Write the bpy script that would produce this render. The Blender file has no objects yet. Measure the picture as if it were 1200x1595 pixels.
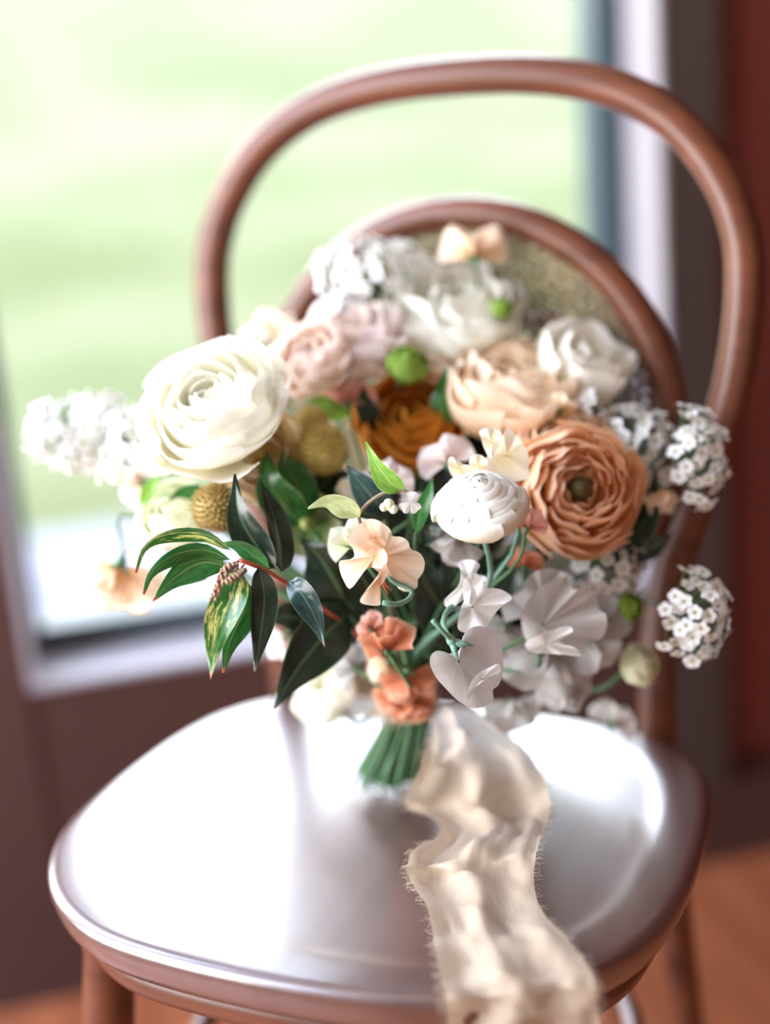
import bpy, math, random
from mathutils import Vector, Matrix, noise
R = math.radians
S = bpy.context.scene
COL = S.collection
random.seed(7)

# ------------------------------------------------------------------ camera
CAM = Vector((0, 0, .934))
PITCH, ROLL = R(17), R(4.8)
FPX = 2278.0                      # focal length for the 1200 x 1595 frame
FW = Vector((0, math.cos(PITCH), -math.sin(PITCH)))
_up = Vector((0, math.sin(PITCH), math.cos(PITCH)))
_rt = Vector((1, 0, 0))
RT = math.cos(ROLL) * _rt - math.sin(ROLL) * _up
UP = math.sin(ROLL) * _rt + math.cos(ROLL) * _up
cd = bpy.data.cameras.new('camera')
cam = bpy.data.objects.new('camera', cd); COL.objects.link(cam)
cam.matrix_world = Matrix.Translation(CAM) @ Matrix((RT, UP, -FW)).transposed().to_4x4()
cd.sensor_fit = 'VERTICAL'; cd.sensor_height = 56; cd.sensor_width = 42.13
cd.lens = FPX / 1595 * 56
cd.clip_start = .05; cd.clip_end = 300
cd.dof.use_dof = True; cd.dof.focus_distance = .858; cd.dof.aperture_fstop = 1.95
S.camera = cam

# ------------------------------------------------------------------ daylight
W = bpy.data.worlds.new('sky'); S.world = W; W.use_nodes = True
wn = W.node_tree; wn.nodes.clear()
wo = wn.nodes.new('ShaderNodeOutputWorld'); wb = wn.nodes.new('ShaderNodeBackground')
wg = wn.nodes.new('ShaderNodeTexCoord'); ws = wn.nodes.new('ShaderNodeSeparateXYZ')
wr = wn.nodes.new('ShaderNodeValToRGB')
wr.color_ramp.elements[0].position = 0; wr.color_ramp.elements[0].color = (1.0, .985, .96, 1)
wr.color_ramp.elements[1].position = .75; wr.color_ramp.elements[1].color = (.60, .73, 1.0, 1)
wn.links.new(wg.outputs['Generated'], ws.inputs[0]); wn.links.new(ws.outputs['Z'], wr.inputs[0])
wn.links.new(wr.outputs[0], wb.inputs[0]); wn.links.new(wb.outputs[0], wo.inputs[0])
wb.inputs[1].default_value = 9.5
S.view_settings.view_transform = 'Standard'; S.view_settings.look = 'None'
S.view_settings.exposure = 0.72; S.view_settings.gamma = 1.0
S.view_settings.use_curve_mapping = False
S.cycles.use_denoising = True
S.cycles.max_bounces = 8; S.cycles.diffuse_bounces = 5; S.cycles.transparent_max_bounces = 12
S.cycles.sample_clamp_indirect = 6

def at(px, py, dep):
    return CAM + dep * (FW + RT * ((px - 600) / FPX) - UP * ((py - 797.5) / FPX))
def onz(px, py, z):
    d = FW + RT * ((px - 600) / FPX) - UP * ((py - 797.5) / FPX)
    return CAM + d * ((z - CAM.z) / d.z)
def cdir(x, y, z):                # right, up, towards the viewer -> world direction
    return (RT * x + UP * y - FW * z).normalized()

# window wall frame
WD = Vector((.9774, .2114, 0)); WN = Vector((-.2114, .9774, 0)); WDIST = 1.45
def wl(a, z, n=0.0):
    return WD * a + WN * (WDIST + n) + Vector((0, 0, z))
def wall_hit(px, py):
    d = FW + RT * ((px - 600) / FPX) - UP * ((py - 797.5) / FPX)
    P = CAM + d * (WDIST / d.dot(WN))
    return P.dot(WD), P.z

# ------------------------------------------------------------------ helpers
def srgb(r, g, b):
    f = lambda c: (c / 255 / 12.92) if c / 255 <= .04045 else ((c / 255 + .055) / 1.055) ** 2.4
    return (f(r), f(g), f(b), 1)
def new_mat(name):
    m = bpy.data.materials.new(name); m.use_nodes = True
    return m, m.node_tree, m.node_tree.nodes['Principled BSDF']
def noise_mat(name, c1, c2, scale=8, rough=.5, stretch=(1, 1, 1), bump=0, coat=0, spec=.5, detail=4, coat_ior=1.5, coat_rough=.2):
    m, t, p = new_mat(name)
    tc = t.nodes.new('ShaderNodeTexCoord'); mp = t.nodes.new('ShaderNodeMapping'); mp.inputs['Scale'].default_value = stretch
    n = t.nodes.new('ShaderNodeTexNoise'); n.inputs['Scale'].default_value = scale; n.inputs['Detail'].default_value = detail
    r = t.nodes.new('ShaderNodeValToRGB'); r.color_ramp.elements[0].position = .3; r.color_ramp.elements[1].position = .7
    r.color_ramp.elements[0].color = c1; r.color_ramp.elements[1].color = c2
    t.links.new(tc.outputs['Object'], mp.inputs[0]); t.links.new(mp.outputs[0], n.inputs['Vector'])
    t.links.new(n.outputs['Fac'], r.inputs[0]); t.links.new(r.outputs[0], p.inputs['Base Color'])
    p.inputs['Roughness'].default_value = rough; p.inputs['Specular IOR Level'].default_value = spec
    p.inputs['Coat Weight'].default_value = coat; p.inputs['Coat IOR'].default_value = coat_ior
    p.inputs['Coat Roughness'].default_value = coat_rough
    if bump:
        b = t.nodes.new('ShaderNodeBump'); b.inputs['Strength'].default_value = bump; b.inputs['Distance'].default_value = .002
        t.links.new(n.outputs['Fac'], b.inputs['Height']); t.links.new(b.outputs[0], p.inputs['Normal'])
    return m
def petal_mat(name, base, tip, vein=.25, trans=.35, rough=.55, mid=.5, edge=None):
    """uv.y runs from the claw to the rim; fine veins run along the petal; light passes through it"""
    m, t, p = new_mat(name)
    uv = t.nodes.new('ShaderNodeUVMap'); sp = t.nodes.new('ShaderNodeSeparateXYZ')
    r = t.nodes.new('ShaderNodeValToRGB'); e = r.color_ramp.elements
    e[0].position = max(0, mid - .35); e[0].color = base; e[1].position = min(.93, mid + .3); e[1].color = tip
    if edge: q = e.new(.985); q.color = edge
    mp = t.nodes.new('ShaderNodeMapping'); mp.inputs['Scale'].default_value = (22, 2.0, 1)
    n = t.nodes.new('ShaderNodeTexNoise'); n.inputs['Scale'].default_value = 1.5; n.inputs['Detail'].default_value = 3
    mx = t.nodes.new('ShaderNodeMix'); mx.data_type = 'RGBA'; mx.blend_type = 'MULTIPLY'
    mr = t.nodes.new('ShaderNodeMapRange'); mr.inputs[1].default_value = .35; mr.inputs[2].default_value = .65
    mr.inputs[3].default_value = 0; mr.inputs[4].default_value = vein
    t.links.new(uv.outputs[0], sp.inputs[0]); t.links.new(sp.outputs['Y'], r.inputs[0])
    t.links.new(uv.outputs[0], mp.inputs[0]); t.links.new(mp.outputs[0], n.inputs['Vector'])
    t.links.new(n.outputs['Fac'], mr.inputs[0]); t.links.new(mr.outputs[0], mx.inputs[0])
    t.links.new(r.outputs[0], mx.inputs[6])
    mx.inputs[7].default_value = tuple(.5 + .5 * c for c in base[:3]) + (1,)
    t.links.new(mx.outputs[2], p.inputs['Base Color'])
    p.inputs['Roughness'].default_value = rough; p.inputs['Specular IOR Level'].default_value = .25
    b = t.nodes.new('ShaderNodeBump'); b.inputs['Strength'].default_value = .35; b.inputs['Distance'].default_value = .0006
    t.links.new(n.outputs['Fac'], b.inputs['Height']); t.links.new(b.outputs[0], p.inputs['Normal'])
    tr = t.nodes.new('ShaderNodeBsdfTranslucent'); t.links.new(mx.outputs[2], tr.inputs[0])
    ms = t.nodes.new('ShaderNodeMixShader'); ms.inputs[0].default_value = trans
    o = t.nodes['Material Output']
    t.links.new(p.outputs[0], ms.inputs[1]); t.links.new(tr.outputs[0], ms.inputs[2]); t.links.new(ms.outputs[0], o.inputs[0])
    return m
def leaf_mat(name, c1, c2, tipc, var=0.0, varc=None, rough=.3, trans=.15, midrib=None):
    m, t, p = new_mat(name)
    uv = t.nodes.new('ShaderNodeUVMap'); sp = t.nodes.new('ShaderNodeSeparateXYZ')
    t.links.new(uv.outputs[0], sp.inputs[0])
    n = t.nodes.new('ShaderNodeTexNoise'); n.inputs['Scale'].default_value = 5; n.inputs['Detail'].default_value = 4
    t.links.new(uv.outputs[0], n.inputs['Vector'])
    r = t.nodes.new('ShaderNodeValToRGB'); r.color_ramp.elements[0].position = .35; r.color_ramp.elements[1].position = .65
    r.color_ramp.elements[0].color = c1; r.color_ramp.elements[1].color = c2
    t.links.new(n.outputs['Fac'], r.inputs[0]); col = r.outputs[0]
    def mix(fac, a, bcol):
        x = t.nodes.new('ShaderNodeMix'); x.data_type = 'RGBA'
        t.links.new(fac, x.inputs[0]); t.links.new(a, x.inputs[6]); x.inputs[7].default_value = bcol
        return x.outputs[2]
    def rng(src, a, b, c=0, d=1):
        x = t.nodes.new('ShaderNodeMapRange'); x.inputs[1].default_value = a; x.inputs[2].default_value = b
        x.inputs[3].default_value = c; x.inputs[4].default_value = d
        t.links.new(src, x.inputs[0]); return x.outputs[0]
    if var:
        n2 = t.nodes.new('ShaderNodeTexNoise'); n2.inputs['Scale'].default_value = 2.2; n2.inputs['Detail'].default_value = 6; n2.inputs['Roughness'].default_value = .75
        mp = t.nodes.new('ShaderNodeMapping'); mp.inputs['Scale'].default_value = (2.2, 1.3, 1); mp.inputs['Location'].default_value = (var * 9, var * 5, 0)
        t.links.new(uv.outputs[0], mp.inputs[0]); t.links.new(mp.outputs[0], n2.inputs['Vector'])
        col = mix(rng(n2.outputs['Fac'], var, var + .05), col, varc)
    ab = t.nodes.new('ShaderNodeMath'); ab.operation = 'SUBTRACT'; ab.inputs[1].default_value = .5
    t.links.new(sp.outputs['X'], ab.inputs[0])
    a2 = t.nodes.new('ShaderNodeMath'); a2.operation = 'ABSOLUTE'; t.links.new(ab.outputs[0], a2.inputs[0])
    if midrib: col = mix(rng(a2.outputs[0], .0, .05, .7, 0), col, midrib)
    col = mix(rng(a2.outputs[0], .46, .5, 0, .8), col, midrib or tipc)
    col = mix(rng(sp.outputs['Y'], .93, 1.0), col, tipc)
    t.links.new(col, p.inputs['Base Color'])
    p.inputs['Roughness'].default_value = rough; p.inputs['Specular IOR Level'].default_value = .6
    tr = t.nodes.new('ShaderNodeBsdfTranslucent'); t.links.new(col, tr.inputs[0])
    ms = t.nodes.new('ShaderNodeMixShader'); ms.inputs[0].default_value = trans
    t.links.new(p.outputs[0], ms.inputs[1]); t.links.new(tr.outputs[0], ms.inputs[2])
    t.links.new(ms.outputs[0], t.nodes['Material Output'].inputs[0])
    return m

class MB:
    def __init__(s): s.v = []; s.f = []; s.uv = []; s.has_uv = False
    def grid(s, pts, nu, nv, uvs=None, closed_u=False):
        """pts: (nv+1) rows of (nu+1) points (nu when closed)"""
        b = len(s.v); s.v += pts; c = nu if closed_u else nu + 1
        for j in range(nv):
            for i in range(nu):
                i2 = (i + 1) % c if closed_u else i + 1
                s.f.append((b + j * c + i, b + j * c + i2, b + (j + 1) * c + i2, b + (j + 1) * c + i))
                if uvs is not None: s.has_uv = True
                s.uv.append(((i / nu, j / nv), ((i + 1) / nu, j / nv), ((i + 1) / nu, (j + 1) / nv), (i / nu, (j + 1) / nv)))
    def cap(s, idx, flip=False):
        idx = list(idx); s.f.append(tuple(reversed(idx)) if flip else tuple(idx)); s.uv.append(((.5, .5),) * len(idx))
    def box(s, c, d, M=None):
        b = len(s.v); c = Vector(c)
        for z in (-1, 1):
            for y in (-1, 1):
                for x in (-1, 1):
                    q = Vector((x * d[0] / 2, y * d[1] / 2, z * d[2] / 2))
                    s.v.append(c + (M @ q if M else q))
        for f in ((0, 2, 3, 1), (4, 5, 7, 6), (0, 1, 5, 4), (2, 6, 7, 3), (0, 4, 6, 2), (1, 3, 7, 5)):
            s.f.append(tuple(b + k for k in f)); s.uv.append(((0, 0), (1, 0), (1, 1), (0, 1)))
    def tube(s, path, rad, n=8, closed=False, caps=True):
        m = len(path); rads = rad if isinstance(rad, (list, tuple)) else [rad] * m
        rows = []; prev = None
        for k, p in enumerate(path):
            if closed: t = (path[(k + 1) % m] - path[k - 1])
            else: t = path[min(k + 1, m - 1)] - path[max(k - 1, 0)]
            t = t.normalized() if t.length > 1e-9 else Vector((0, 0, 1))
            if prev is None:
                prev = t.orthogonal().normalized()
            prev = (prev - t * prev.dot(t)); prev = prev.normalized() if prev.length > 1e-9 else t.orthogonal().normalized()
            w = t.cross(prev)
            rows.append([p + (prev * math.cos(2 * math.pi * i / n) + w * math.sin(2 * math.pi * i / n)) * rads[k] for i in range(n)])
        if closed: rows.append(rows[0][:])
        b = len(s.v)
        s.grid([q for r_ in rows for q in r_], n, len(rows) - 1, closed_u=True)
        if caps and not closed:
            s.cap(range(b, b + n), True); s.cap(range(b + (m - 1) * n, b + m * n))
    def ball(s, c, r, n=8, sq=(1, 1, 1)):
        c = Vector(c); rows = []
        for j in range(n // 2 + 1):
            th = math.pi * j / (n // 2)
            for i in range(n):
                ph = 2 * math.pi * i / n
                rows.append(c + Vector((math.sin(th) * math.cos(ph) * sq[0], math.sin(th) * math.sin(ph) * sq[1], math.cos(th) * sq[2])) * r)
        s.grid(rows, n, n // 2, closed_u=True)
    def mesh(s, name, mat, smooth=True):
        me = bpy.data.meshes.new(name); me.from_pydata([tuple(q) for q in s.v], [], s.f)
        l = me.uv_layers.new(name='UVMap')
        l.data.foreach_set('uv', [c for f in s.uv for q in f for c in q])
        me.materials.append(mat); me.polygons.foreach_set('use_smooth', [smooth] * len(me.polygons)); me.update()
        return me
    def build(s, name, mat, parent=None, smooth=True):
        return link(name, s.mesh(name, mat, smooth), parent)
def link(name, me, parent=None):
    o = bpy.data.objects.new(name, me); COL.objects.link(o)
    if parent: o.parent = parent
    return o
def tag(o, label=None, cat=None, group=None, kind=None):
    if label: o['label'] = label
    if cat: o['category'] = cat
    if group: o['group'] = group
    if kind: o['kind'] = kind
    return o
def frame(loc, face, up=None):
    z = Vector(face).normalized(); up = Vector(up) if up else UP
    x = up.cross(z)
    if x.length < 1e-3: x = RT.copy()
    x.normalize(); y = z.cross(x)
    return Matrix.Translation(loc) @ Matrix((x, y, z)).transposed().to_4x4()
def thing(name, M, label, cat, group=None):
    o = bpy.data.objects.new(name, None); COL.objects.link(o); o.matrix_world = M
    o.empty_display_size = .02
    return tag(o, label, cat, group)
def bez(P, s):
    a, b, c, d = P; q = 1 - s
    return tuple(a[k] * q ** 3 + 3 * b[k] * q * q * s + 3 * c[k] * q * s * s + d[k] * s ** 3 for k in range(len(a)))
def spline(pts, n):
    """Catmull-Rom through Vectors"""
    P = [pts[0] * 2 - pts[1]] + list(pts) + [pts[-1] * 2 - pts[-2]]; out = []
    m = len(pts) - 1
    for k in range(n + 1):
        u = k / n * m; i = min(int(u), m - 1); t = u - i
        a, b, c, d = P[i:i + 4]
        out.append(.5 * ((2 * b) + (c - a) * t + (2 * a - 5 * b + 4 * c - d) * t * t + (3 * b - a - 3 * c + d) * t ** 3))
    return out

# ------------------------------------------------------------------ materials
wood = noise_mat('brown_bentwood', srgb(82, 43, 26), srgb(108, 60, 38), 5, .45, (1, 14, 14), .04, coat=.35, coat_ior=1.5, coat_rough=.25, spec=.3)
seatwood = noise_mat('seat_veneer', srgb(76, 50, 45), srgb(90, 60, 54), 4, .42, (14, 1, 1), .03, coat=1, coat_ior=1.9, coat_rough=.24)
cane = noise_mat('cane', srgb(104, 84, 54), srgb(130, 106, 70), 60, .5)
frame_brown = noise_mat('dark_brown_timber', srgb(60, 38, 36), srgb(78, 51, 47), 3, .5, (1, 1, .2))
frame_grey = noise_mat('grey_brown_timber', srgb(58, 48, 44), srgb(70, 57, 52), 3, .6, (1, 1, .2))
wall_red = noise_mat('red_brown_boards', srgb(86, 32, 24), srgb(104, 42, 30), 3, .6, (6, 6, .4))
reveal_paint = noise_mat('pale_grey_paint', srgb(158, 152, 160), srgb(168, 162, 168), 3, .5)
teal = noise_mat('dark_teal_metal', srgb(38, 60, 72), srgb(46, 70, 80), 3, .4)
floor_m = noise_mat('orange_brown_planks', srgb(150, 84, 56), srgb(190, 118, 80), 3, .32, (10, 1, 1), coat=.3)
plaster = noise_mat('warm_white_plaster', srgb(205, 196, 186), srgb(214, 206, 196), 2, .9)
paving = noise_mat('pale_stone_paving', srgb(88, 84, 90), srgb(100, 96, 102), .8, .9)
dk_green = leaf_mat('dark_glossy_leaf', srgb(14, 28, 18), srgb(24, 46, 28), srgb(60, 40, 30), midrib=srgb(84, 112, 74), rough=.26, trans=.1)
var_leaf = leaf_mat('variegated_leaf', srgb(30, 84, 34), srgb(54, 112, 44), srgb(190, 78, 50), .52, srgb(206, 204, 118), .28, .2, srgb(150, 170, 96))
mid_leaf = leaf_mat('mid_green_leaf', srgb(24, 88, 36), srgb(50, 122, 54), srgb(196, 88, 60), .60, srgb(130, 156, 70), .28, .2, srgb(140, 164, 110))
blue_leaf = leaf_mat('bluish_green_leaf', srgb(34, 62, 62), srgb(52, 84, 80), srgb(150, 80, 60), midrib=srgb(120, 140, 130), rough=.2, trans=.08)
lime_leaf = leaf_mat('lime_leaf', srgb(108, 158, 56), srgb(140, 184, 76), srgb(150, 190, 90), midrib=srgb(190, 212, 130), rough=.4, trans=.4)
pale_leaf = leaf_mat('pale_green_leaf', srgb(170, 186, 120), srgb(204, 212, 156), srgb(180, 190, 130), midrib=srgb(226, 226, 190), rough=.5, trans=.4)
stem_g = noise_mat('green_stem', srgb(62, 100, 62), srgb(86, 126, 80), 40, .45)
stem_b = noise_mat('bluish_stem', srgb(104, 146, 124), srgb(126, 166, 146), 40, .45)
stem_d = noise_mat('dark_stem', srgb(40, 66, 40), srgb(62, 92, 56), 40, .45)
stem_r = noise_mat('red_stem', srgb(168, 72, 56), srgb(196, 104, 74), 60, .45)
stem_t = noise_mat('mauve_stem', srgb(134, 108, 92), srgb(150, 130, 104), 60, .5)
cut_m = noise_mat('cut_stem_end', srgb(190, 204, 220), srgb(206, 216, 226), 60, .3)
olive = noise_mat('dark_olive_centre', srgb(58, 52, 22), srgb(92, 84, 40), 90, .8)
eye_g = noise_mat('green_eye', srgb(120, 134, 66), srgb(150, 158, 84), 60, .6)
white_rose = petal_mat('white_rose_petal', srgb(246, 240, 206), srgb(252, 250, 240), .15, .35)
cream = petal_mat('cream_petal', srgb(250, 232, 180), srgb(255, 244, 222), .2, .35)
white_ran = petal_mat('white_ranunculus_petal', srgb(234, 234, 196), srgb(251, 249, 240), .3, .28, edge=srgb(255, 255, 250))
peach_ran = petal_mat('peach_ranunculus_petal', srgb(236, 178, 112), srgb(252, 218, 178), .3, .35, mid=.6, edge=srgb(253, 222, 200))
amber = petal_mat('amber_petal', srgb(184, 108, 24), srgb(232, 164, 66), .3, .35)
peach_rose = petal_mat('peach_rose_petal', srgb(240, 202, 142), srgb(255, 238, 214), .2, .4, mid=.6)
blush = petal_mat('blush_petal', srgb(248, 218, 196), srgb(255, 242, 232), .2, .4)
blush_pale = petal_mat('pale_blush_petal', srgb(246, 226, 214), srgb(253, 242, 238), .2, .4)
sp_peach = petal_mat('peach_sweetpea', srgb(236, 192, 146), srgb(253, 232, 206), .35, .4, edge=srgb(255, 238, 214))
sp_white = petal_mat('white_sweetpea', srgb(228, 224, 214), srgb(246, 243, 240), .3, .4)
sp_white_shade = petal_mat('white_sweetpea_shade', srgb(176, 170, 164), srgb(206, 201, 197), .3, .35)  # white petal greyed so its colour carries the lower bouquet's shade
sp_coral = petal_mat('coral_sweetpea', srgb(196, 104, 70), srgb(226, 150, 112), .3, .4, edge=srgb(240, 190, 160))
sp_pink = petal_mat('pink_sweetpea', srgb(220, 140, 120), srgb(244, 196, 180), .3, .4)
floret_m = petal_mat('white_floret', srgb(240, 240, 228), srgb(252, 250, 252), .1, .3)
lime_pet = petal_mat('lime_white_petal', srgb(222, 232, 170), srgb(248, 248, 228), .2, .45)
green_pet = petal_mat('green_petal', srgb(70, 116, 34), srgb(160, 190, 84), .2, .4)
sage_pet = petal_mat('sage_petal', srgb(120, 140, 84), srgb(190, 198, 150), .3, .3)
pod_m = noise_mat('tan_pod', srgb(140, 116, 56), srgb(178, 152, 92), 120, .8)
pod_y = noise_mat('yellow_pod', srgb(176, 156, 76), srgb(206, 190, 120), 120, .8)
bud_m = noise_mat('raceme_bud', srgb(120, 70, 64), srgb(196, 176, 140), 300, .5)
silk, _t, _p = new_mat('cream_silk')
def _silk():
    t, p = _t, _p
    uv = t.nodes.new('ShaderNodeUVMap'); mp = t.nodes.new('ShaderNodeMapping'); mp.inputs['Scale'].default_value = (90, 14, 1)
    n = t.nodes.new('ShaderNodeTexNoise'); n.inputs['Scale'].default_value = 2; n.inputs['Detail'].default_value = 5
    r = t.nodes.new('ShaderNodeValToRGB'); r.color_ramp.elements[0].color = srgb(186, 160, 130); r.color_ramp.elements[1].color = srgb(226, 208, 184)
    t.links.new(uv.outputs[0], mp.inputs[0]); t.links.new(mp.outputs[0], n.inputs[0]); t.links.new(n.outputs[0], r.inputs[0])
    t.links.new(r.outputs[0], p.inputs['Base Color']); p.inputs['Roughness'].default_value = .6
    p.inputs['Sheen Weight'].default_value = .3
    b = t.nodes.new('ShaderNodeBump'); b.inputs['Strength'].default_value = .3; b.inputs['Distance'].default_value = .0006
    t.links.new(n.outputs[0], b.inputs['Height']); t.links.new(b.outputs[0], p.inputs['Normal'])
    tr = t.nodes.new('ShaderNodeBsdfTranslucent'); t.links.new(r.outputs[0], tr.inputs[0])
    ms = t.nodes.new('ShaderNodeMixShader'); ms.inputs[0].default_value = .3
    t.links.new(p.outputs[0], ms.inputs[1]); t.links.new(tr.outputs[0], ms.inputs[2])
    tp = t.nodes.new('ShaderNodeBsdfTransparent'); m2 = t.nodes.new('ShaderNodeMixShader'); m2.inputs[0].default_value = .14
    t.links.new(ms.outputs[0], m2.inputs[1]); t.links.new(tp.outputs[0], m2.inputs[2])
    t.links.new(m2.outputs[0], t.nodes['Material Output'].inputs[0])
_silk()
glass, _t, _p = new_mat('window_glass')
_tp = _t.nodes.new('ShaderNodeBsdfTransparent'); _tp.inputs[0].default_value = (.97, .98, .965, 1)
_gl = _t.nodes.new('ShaderNodeBsdfGlossy'); _gl.inputs['Roughness'].default_value = .02
_fr = _t.nodes.new('ShaderNodeFresnel'); _fr.inputs[0].default_value = 1.3
_ms = _t.nodes.new('ShaderNodeMixShader')
_t.links.new(_fr.outputs[0], _ms.inputs[0]); _t.links.new(_tp.outputs[0], _ms.inputs[1]); _t.links.new(_gl.outputs[0], _ms.inputs[2])
_t.links.new(_ms.outputs[0], _t.nodes['Material Output'].inputs[0])
# lawn: patches of short and long grass
grass, _t, _p = new_mat('lawn_grass')
_n1 = _t.nodes.new('ShaderNodeTexNoise'); _n1.inputs['Scale'].default_value = .6; _n1.inputs['Detail'].default_value = 3
_n2 = _t.nodes.new('ShaderNodeTexNoise'); _n2.inputs['Scale'].default_value = 40
_tc = _t.nodes.new('ShaderNodeTexCoord')
_r = _t.nodes.new('ShaderNodeValToRGB'); _r.color_ramp.elements[0].position = .35; _r.color_ramp.elements[1].position = .68
_r.color_ramp.elements[0].color = (.046, .053, .014, 1); _r.color_ramp.elements[1].color = (.092, .088, .046, 1)
_t.links.new(_tc.outputs['Object'], _n1.inputs[0]); _t.links.new(_tc.outputs['Object'], _n2.inputs[0])
_t.links.new(_n1.outputs[0], _r.inputs[0]); _t.links.new(_r.outputs[0], _p.inputs['Base Color']); _p.inputs['Roughness'].default_value = .9
_p.inputs['Specular IOR Level'].default_value = .1

# ------------------------------------------------------------------ outdoors
GZ = -.12
m = MB()
pts = []
nx, ny = 24, 40
for j in range(ny + 1):
    y = 2.2 + (j / ny) ** 2 * 60
    for i in range(nx + 1):
        x = (i / nx - .5) * 2 * (10 + y)
        rise = max(0, y - 6) * .14
        pts.append(Vector((x, y, GZ - .005 + rise + .03 * noise.noise(Vector((x * .7, y * .7, 0))))))
m.grid(pts, nx, ny)
o = m.build('lawn', grass); tag(o, 'bright green lawn rising beyond the window glass', 'lawn', kind='structure')
# stone terrace outside the window, slabs with joints
m = MB(); m.box(wl(.3, GZ - .06, 1.25), (7, 2.25, .1), Matrix((WD, WN, Vector((0, 0, 1)))).transposed())
terrace = m.build('terrace', paving, smooth=False); tag(terrace, 'pale stone terrace just outside the window', 'terrace', kind='structure')
RW = Matrix((WD, WN, Vector((0, 0, 1)))).transposed()
sm = MB(); sm.box((0, 0, 0), (.585, .435, .03)); slab = sm.mesh('paving_slab', paving, False)
for j in range(4):
    for i in range(9):
        b = link('paving_slab', slab, terrace)
        b.matrix_world = Matrix.Translation(wl(-2.0 + i * .6 + (.3 if j % 2 else 0), GZ + .002 + random.uniform(0, .003), .5 + j * .45)) @ RW.to_4x4()

# ------------------------------------------------------------------ room
aL, zS = wall_hit(47, 1058); aR, _z = wall_hit(1016, 300)
zT = 2.45; TH = .16
LX, RX, NB, CZ = -1.15, 2.1, -3.2, 2.75       # along the wall; depth into the room; ceiling
def wbox(mb, a0, a1, z0, z1, n0, n1):
    mb.box(wl((a0 + a1) / 2, (z0 + z1) / 2, (n0 + n1) / 2), (a1 - a0, n1 - n0, z1 - z0), RW)
def struct(name, mb, mat, label=None, cat=None):
    o = mb.build(name, mat, smooth=False); tag(o, label, cat, kind='structure'); return o
aV = aL - .24; aW = LX + .1                 # window added outside the frame on the left, for back-left light
CW = .062                                    # casing width
m = MB()
wbox(m, LX - .1, aW, 0, CZ, 0, TH); wbox(m, aV, aL, 0, CZ, 0, TH); wbox(m, aW, aV, 0, zS, 0, TH); wbox(m, aW, aV, zT, CZ, 0, TH); wbox(m, aR, RX + .1, 0, CZ, 0, TH)
wbox(m, aL, aR, 0, zS, 0, TH); wbox(m, aL, aR, zT, CZ, 0, TH)
wf = struct('wall_front', m, wall_red, 'red-brown boarded wall around the window', 'wall')
# boards of the wall beside the window
bm_ = MB(); bm_.box((0, 0, 0), (.128, .012, CZ - .14)); board = bm_.mesh('wall_board', wall_red, False)
for i in range(9):
    b = link('wall_board', board, wf)
    b.matrix_world = Matrix.Translation(wl(aR + CW + .068 + i * .133, CZ / 2 + .06, -.006 - (i % 3) * .001)) @ RW.to_4x4()
m = MB(); wbox(m, aR + .002, aR + CW, .1, zT + .1, -.03, 0)
struct('trim_1', m, frame_grey, 'grey-brown timber casing up the right side of the window', 'trim')
m = MB(); wbox(m, aL - .25, aL - .002, .1, zT + .1, -.03, 0)
struct('trim_2', m, frame_brown, 'broad dark brown timber casing left of the window', 'trim')
m = MB(); wbox(m, aL, aR, .1, zS - .002, -.026, 0)
struct('trim_3', m, frame_brown, 'dark brown timber panel under the window', 'trim')
m = MB(); wbox(m, aL, aR, zT + .002, zT + .1, -.03, 0)
struct('trim_4', m, frame_brown, 'dark brown timber head casing over the window', 'trim')
m = MB(); wbox(m, LX, RX, 0, .1, -.035, 0)
struct('baseboard_front', m, frame_brown, 'dark brown baseboard along the window wall', 'baseboard')
# window: pale reveal lining, dark metal sash, glass
win = bpy.data.objects.new('window_1', None); COL.objects.link(win)
tag(win, 'large clear window in a pale reveal with dark teal sash, lawn behind', 'window', kind='structure')
RD = .085; e = .006
for nm, a0, a1, z0, z1 in (('sill', aL, aR, zS, zS + e), ('head_lining', aL, aR, zT - e, zT), ('jamb_lining', aL, aL + e, zS + e, zT - e), ('jamb_lining', aR - e, aR, zS + e, zT - e)):
    m = MB(); wbox(m, a0, a1, z0, z1, -.032, RD); m.build(nm, reveal_paint, win, False)
sw = .028
for nm, a0, a1, z0, z1 in (('sash_rail', aL + e, aR - e, zS + e, zS + e + sw), ('sash_rail', aL + e, aR - e, zT - e - sw, zT - e), ('sash_stile', aL + e, aL + e + .01, zS + sw, zT - sw), ('sash_stile', aR - e - sw, aR - e, zS + sw, zT - sw)):
    m = MB(); wbox(m, a0, a1, z0, z1, RD - .03, RD + .03); m.build(nm, teal, win, False)
m = MB(); wbox(m, aL, aR, zS, zT, RD + .008, RD + .012); m.build('pane', glass, win, False)

# floor: planks
fl = MB(); wbox(fl, LX - .2, RX + .2, -.06, -.012, NB, .1)
flo = struct('floor', fl, floor_m, 'glossy orange-brown plank floor', 'floor')
pm = MB(); pm.box((0, 0, 0), (.1385, 1.2, .012)); plank = pm.mesh('plank', floor_m, False)
for i in range(26):
    for j in range(3):
        b = link('plank', plank, flo)
        b.matrix_world = Matrix.Translation(wl(-1.1 + i * .141, -.006 + random.uniform(-.0006, .0006), -.62 - j * 1.204 + (.3 if i % 2 else 0) * (0 if j == 0 else 1))) @ RW.to_4x4()
m = MB(); wbox(m, LX - .2, RX + .2, CZ, CZ + .1, NB, .2)
struct('ceiling', m, plaster, 'warm white plaster ceiling', 'ceiling')
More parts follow.
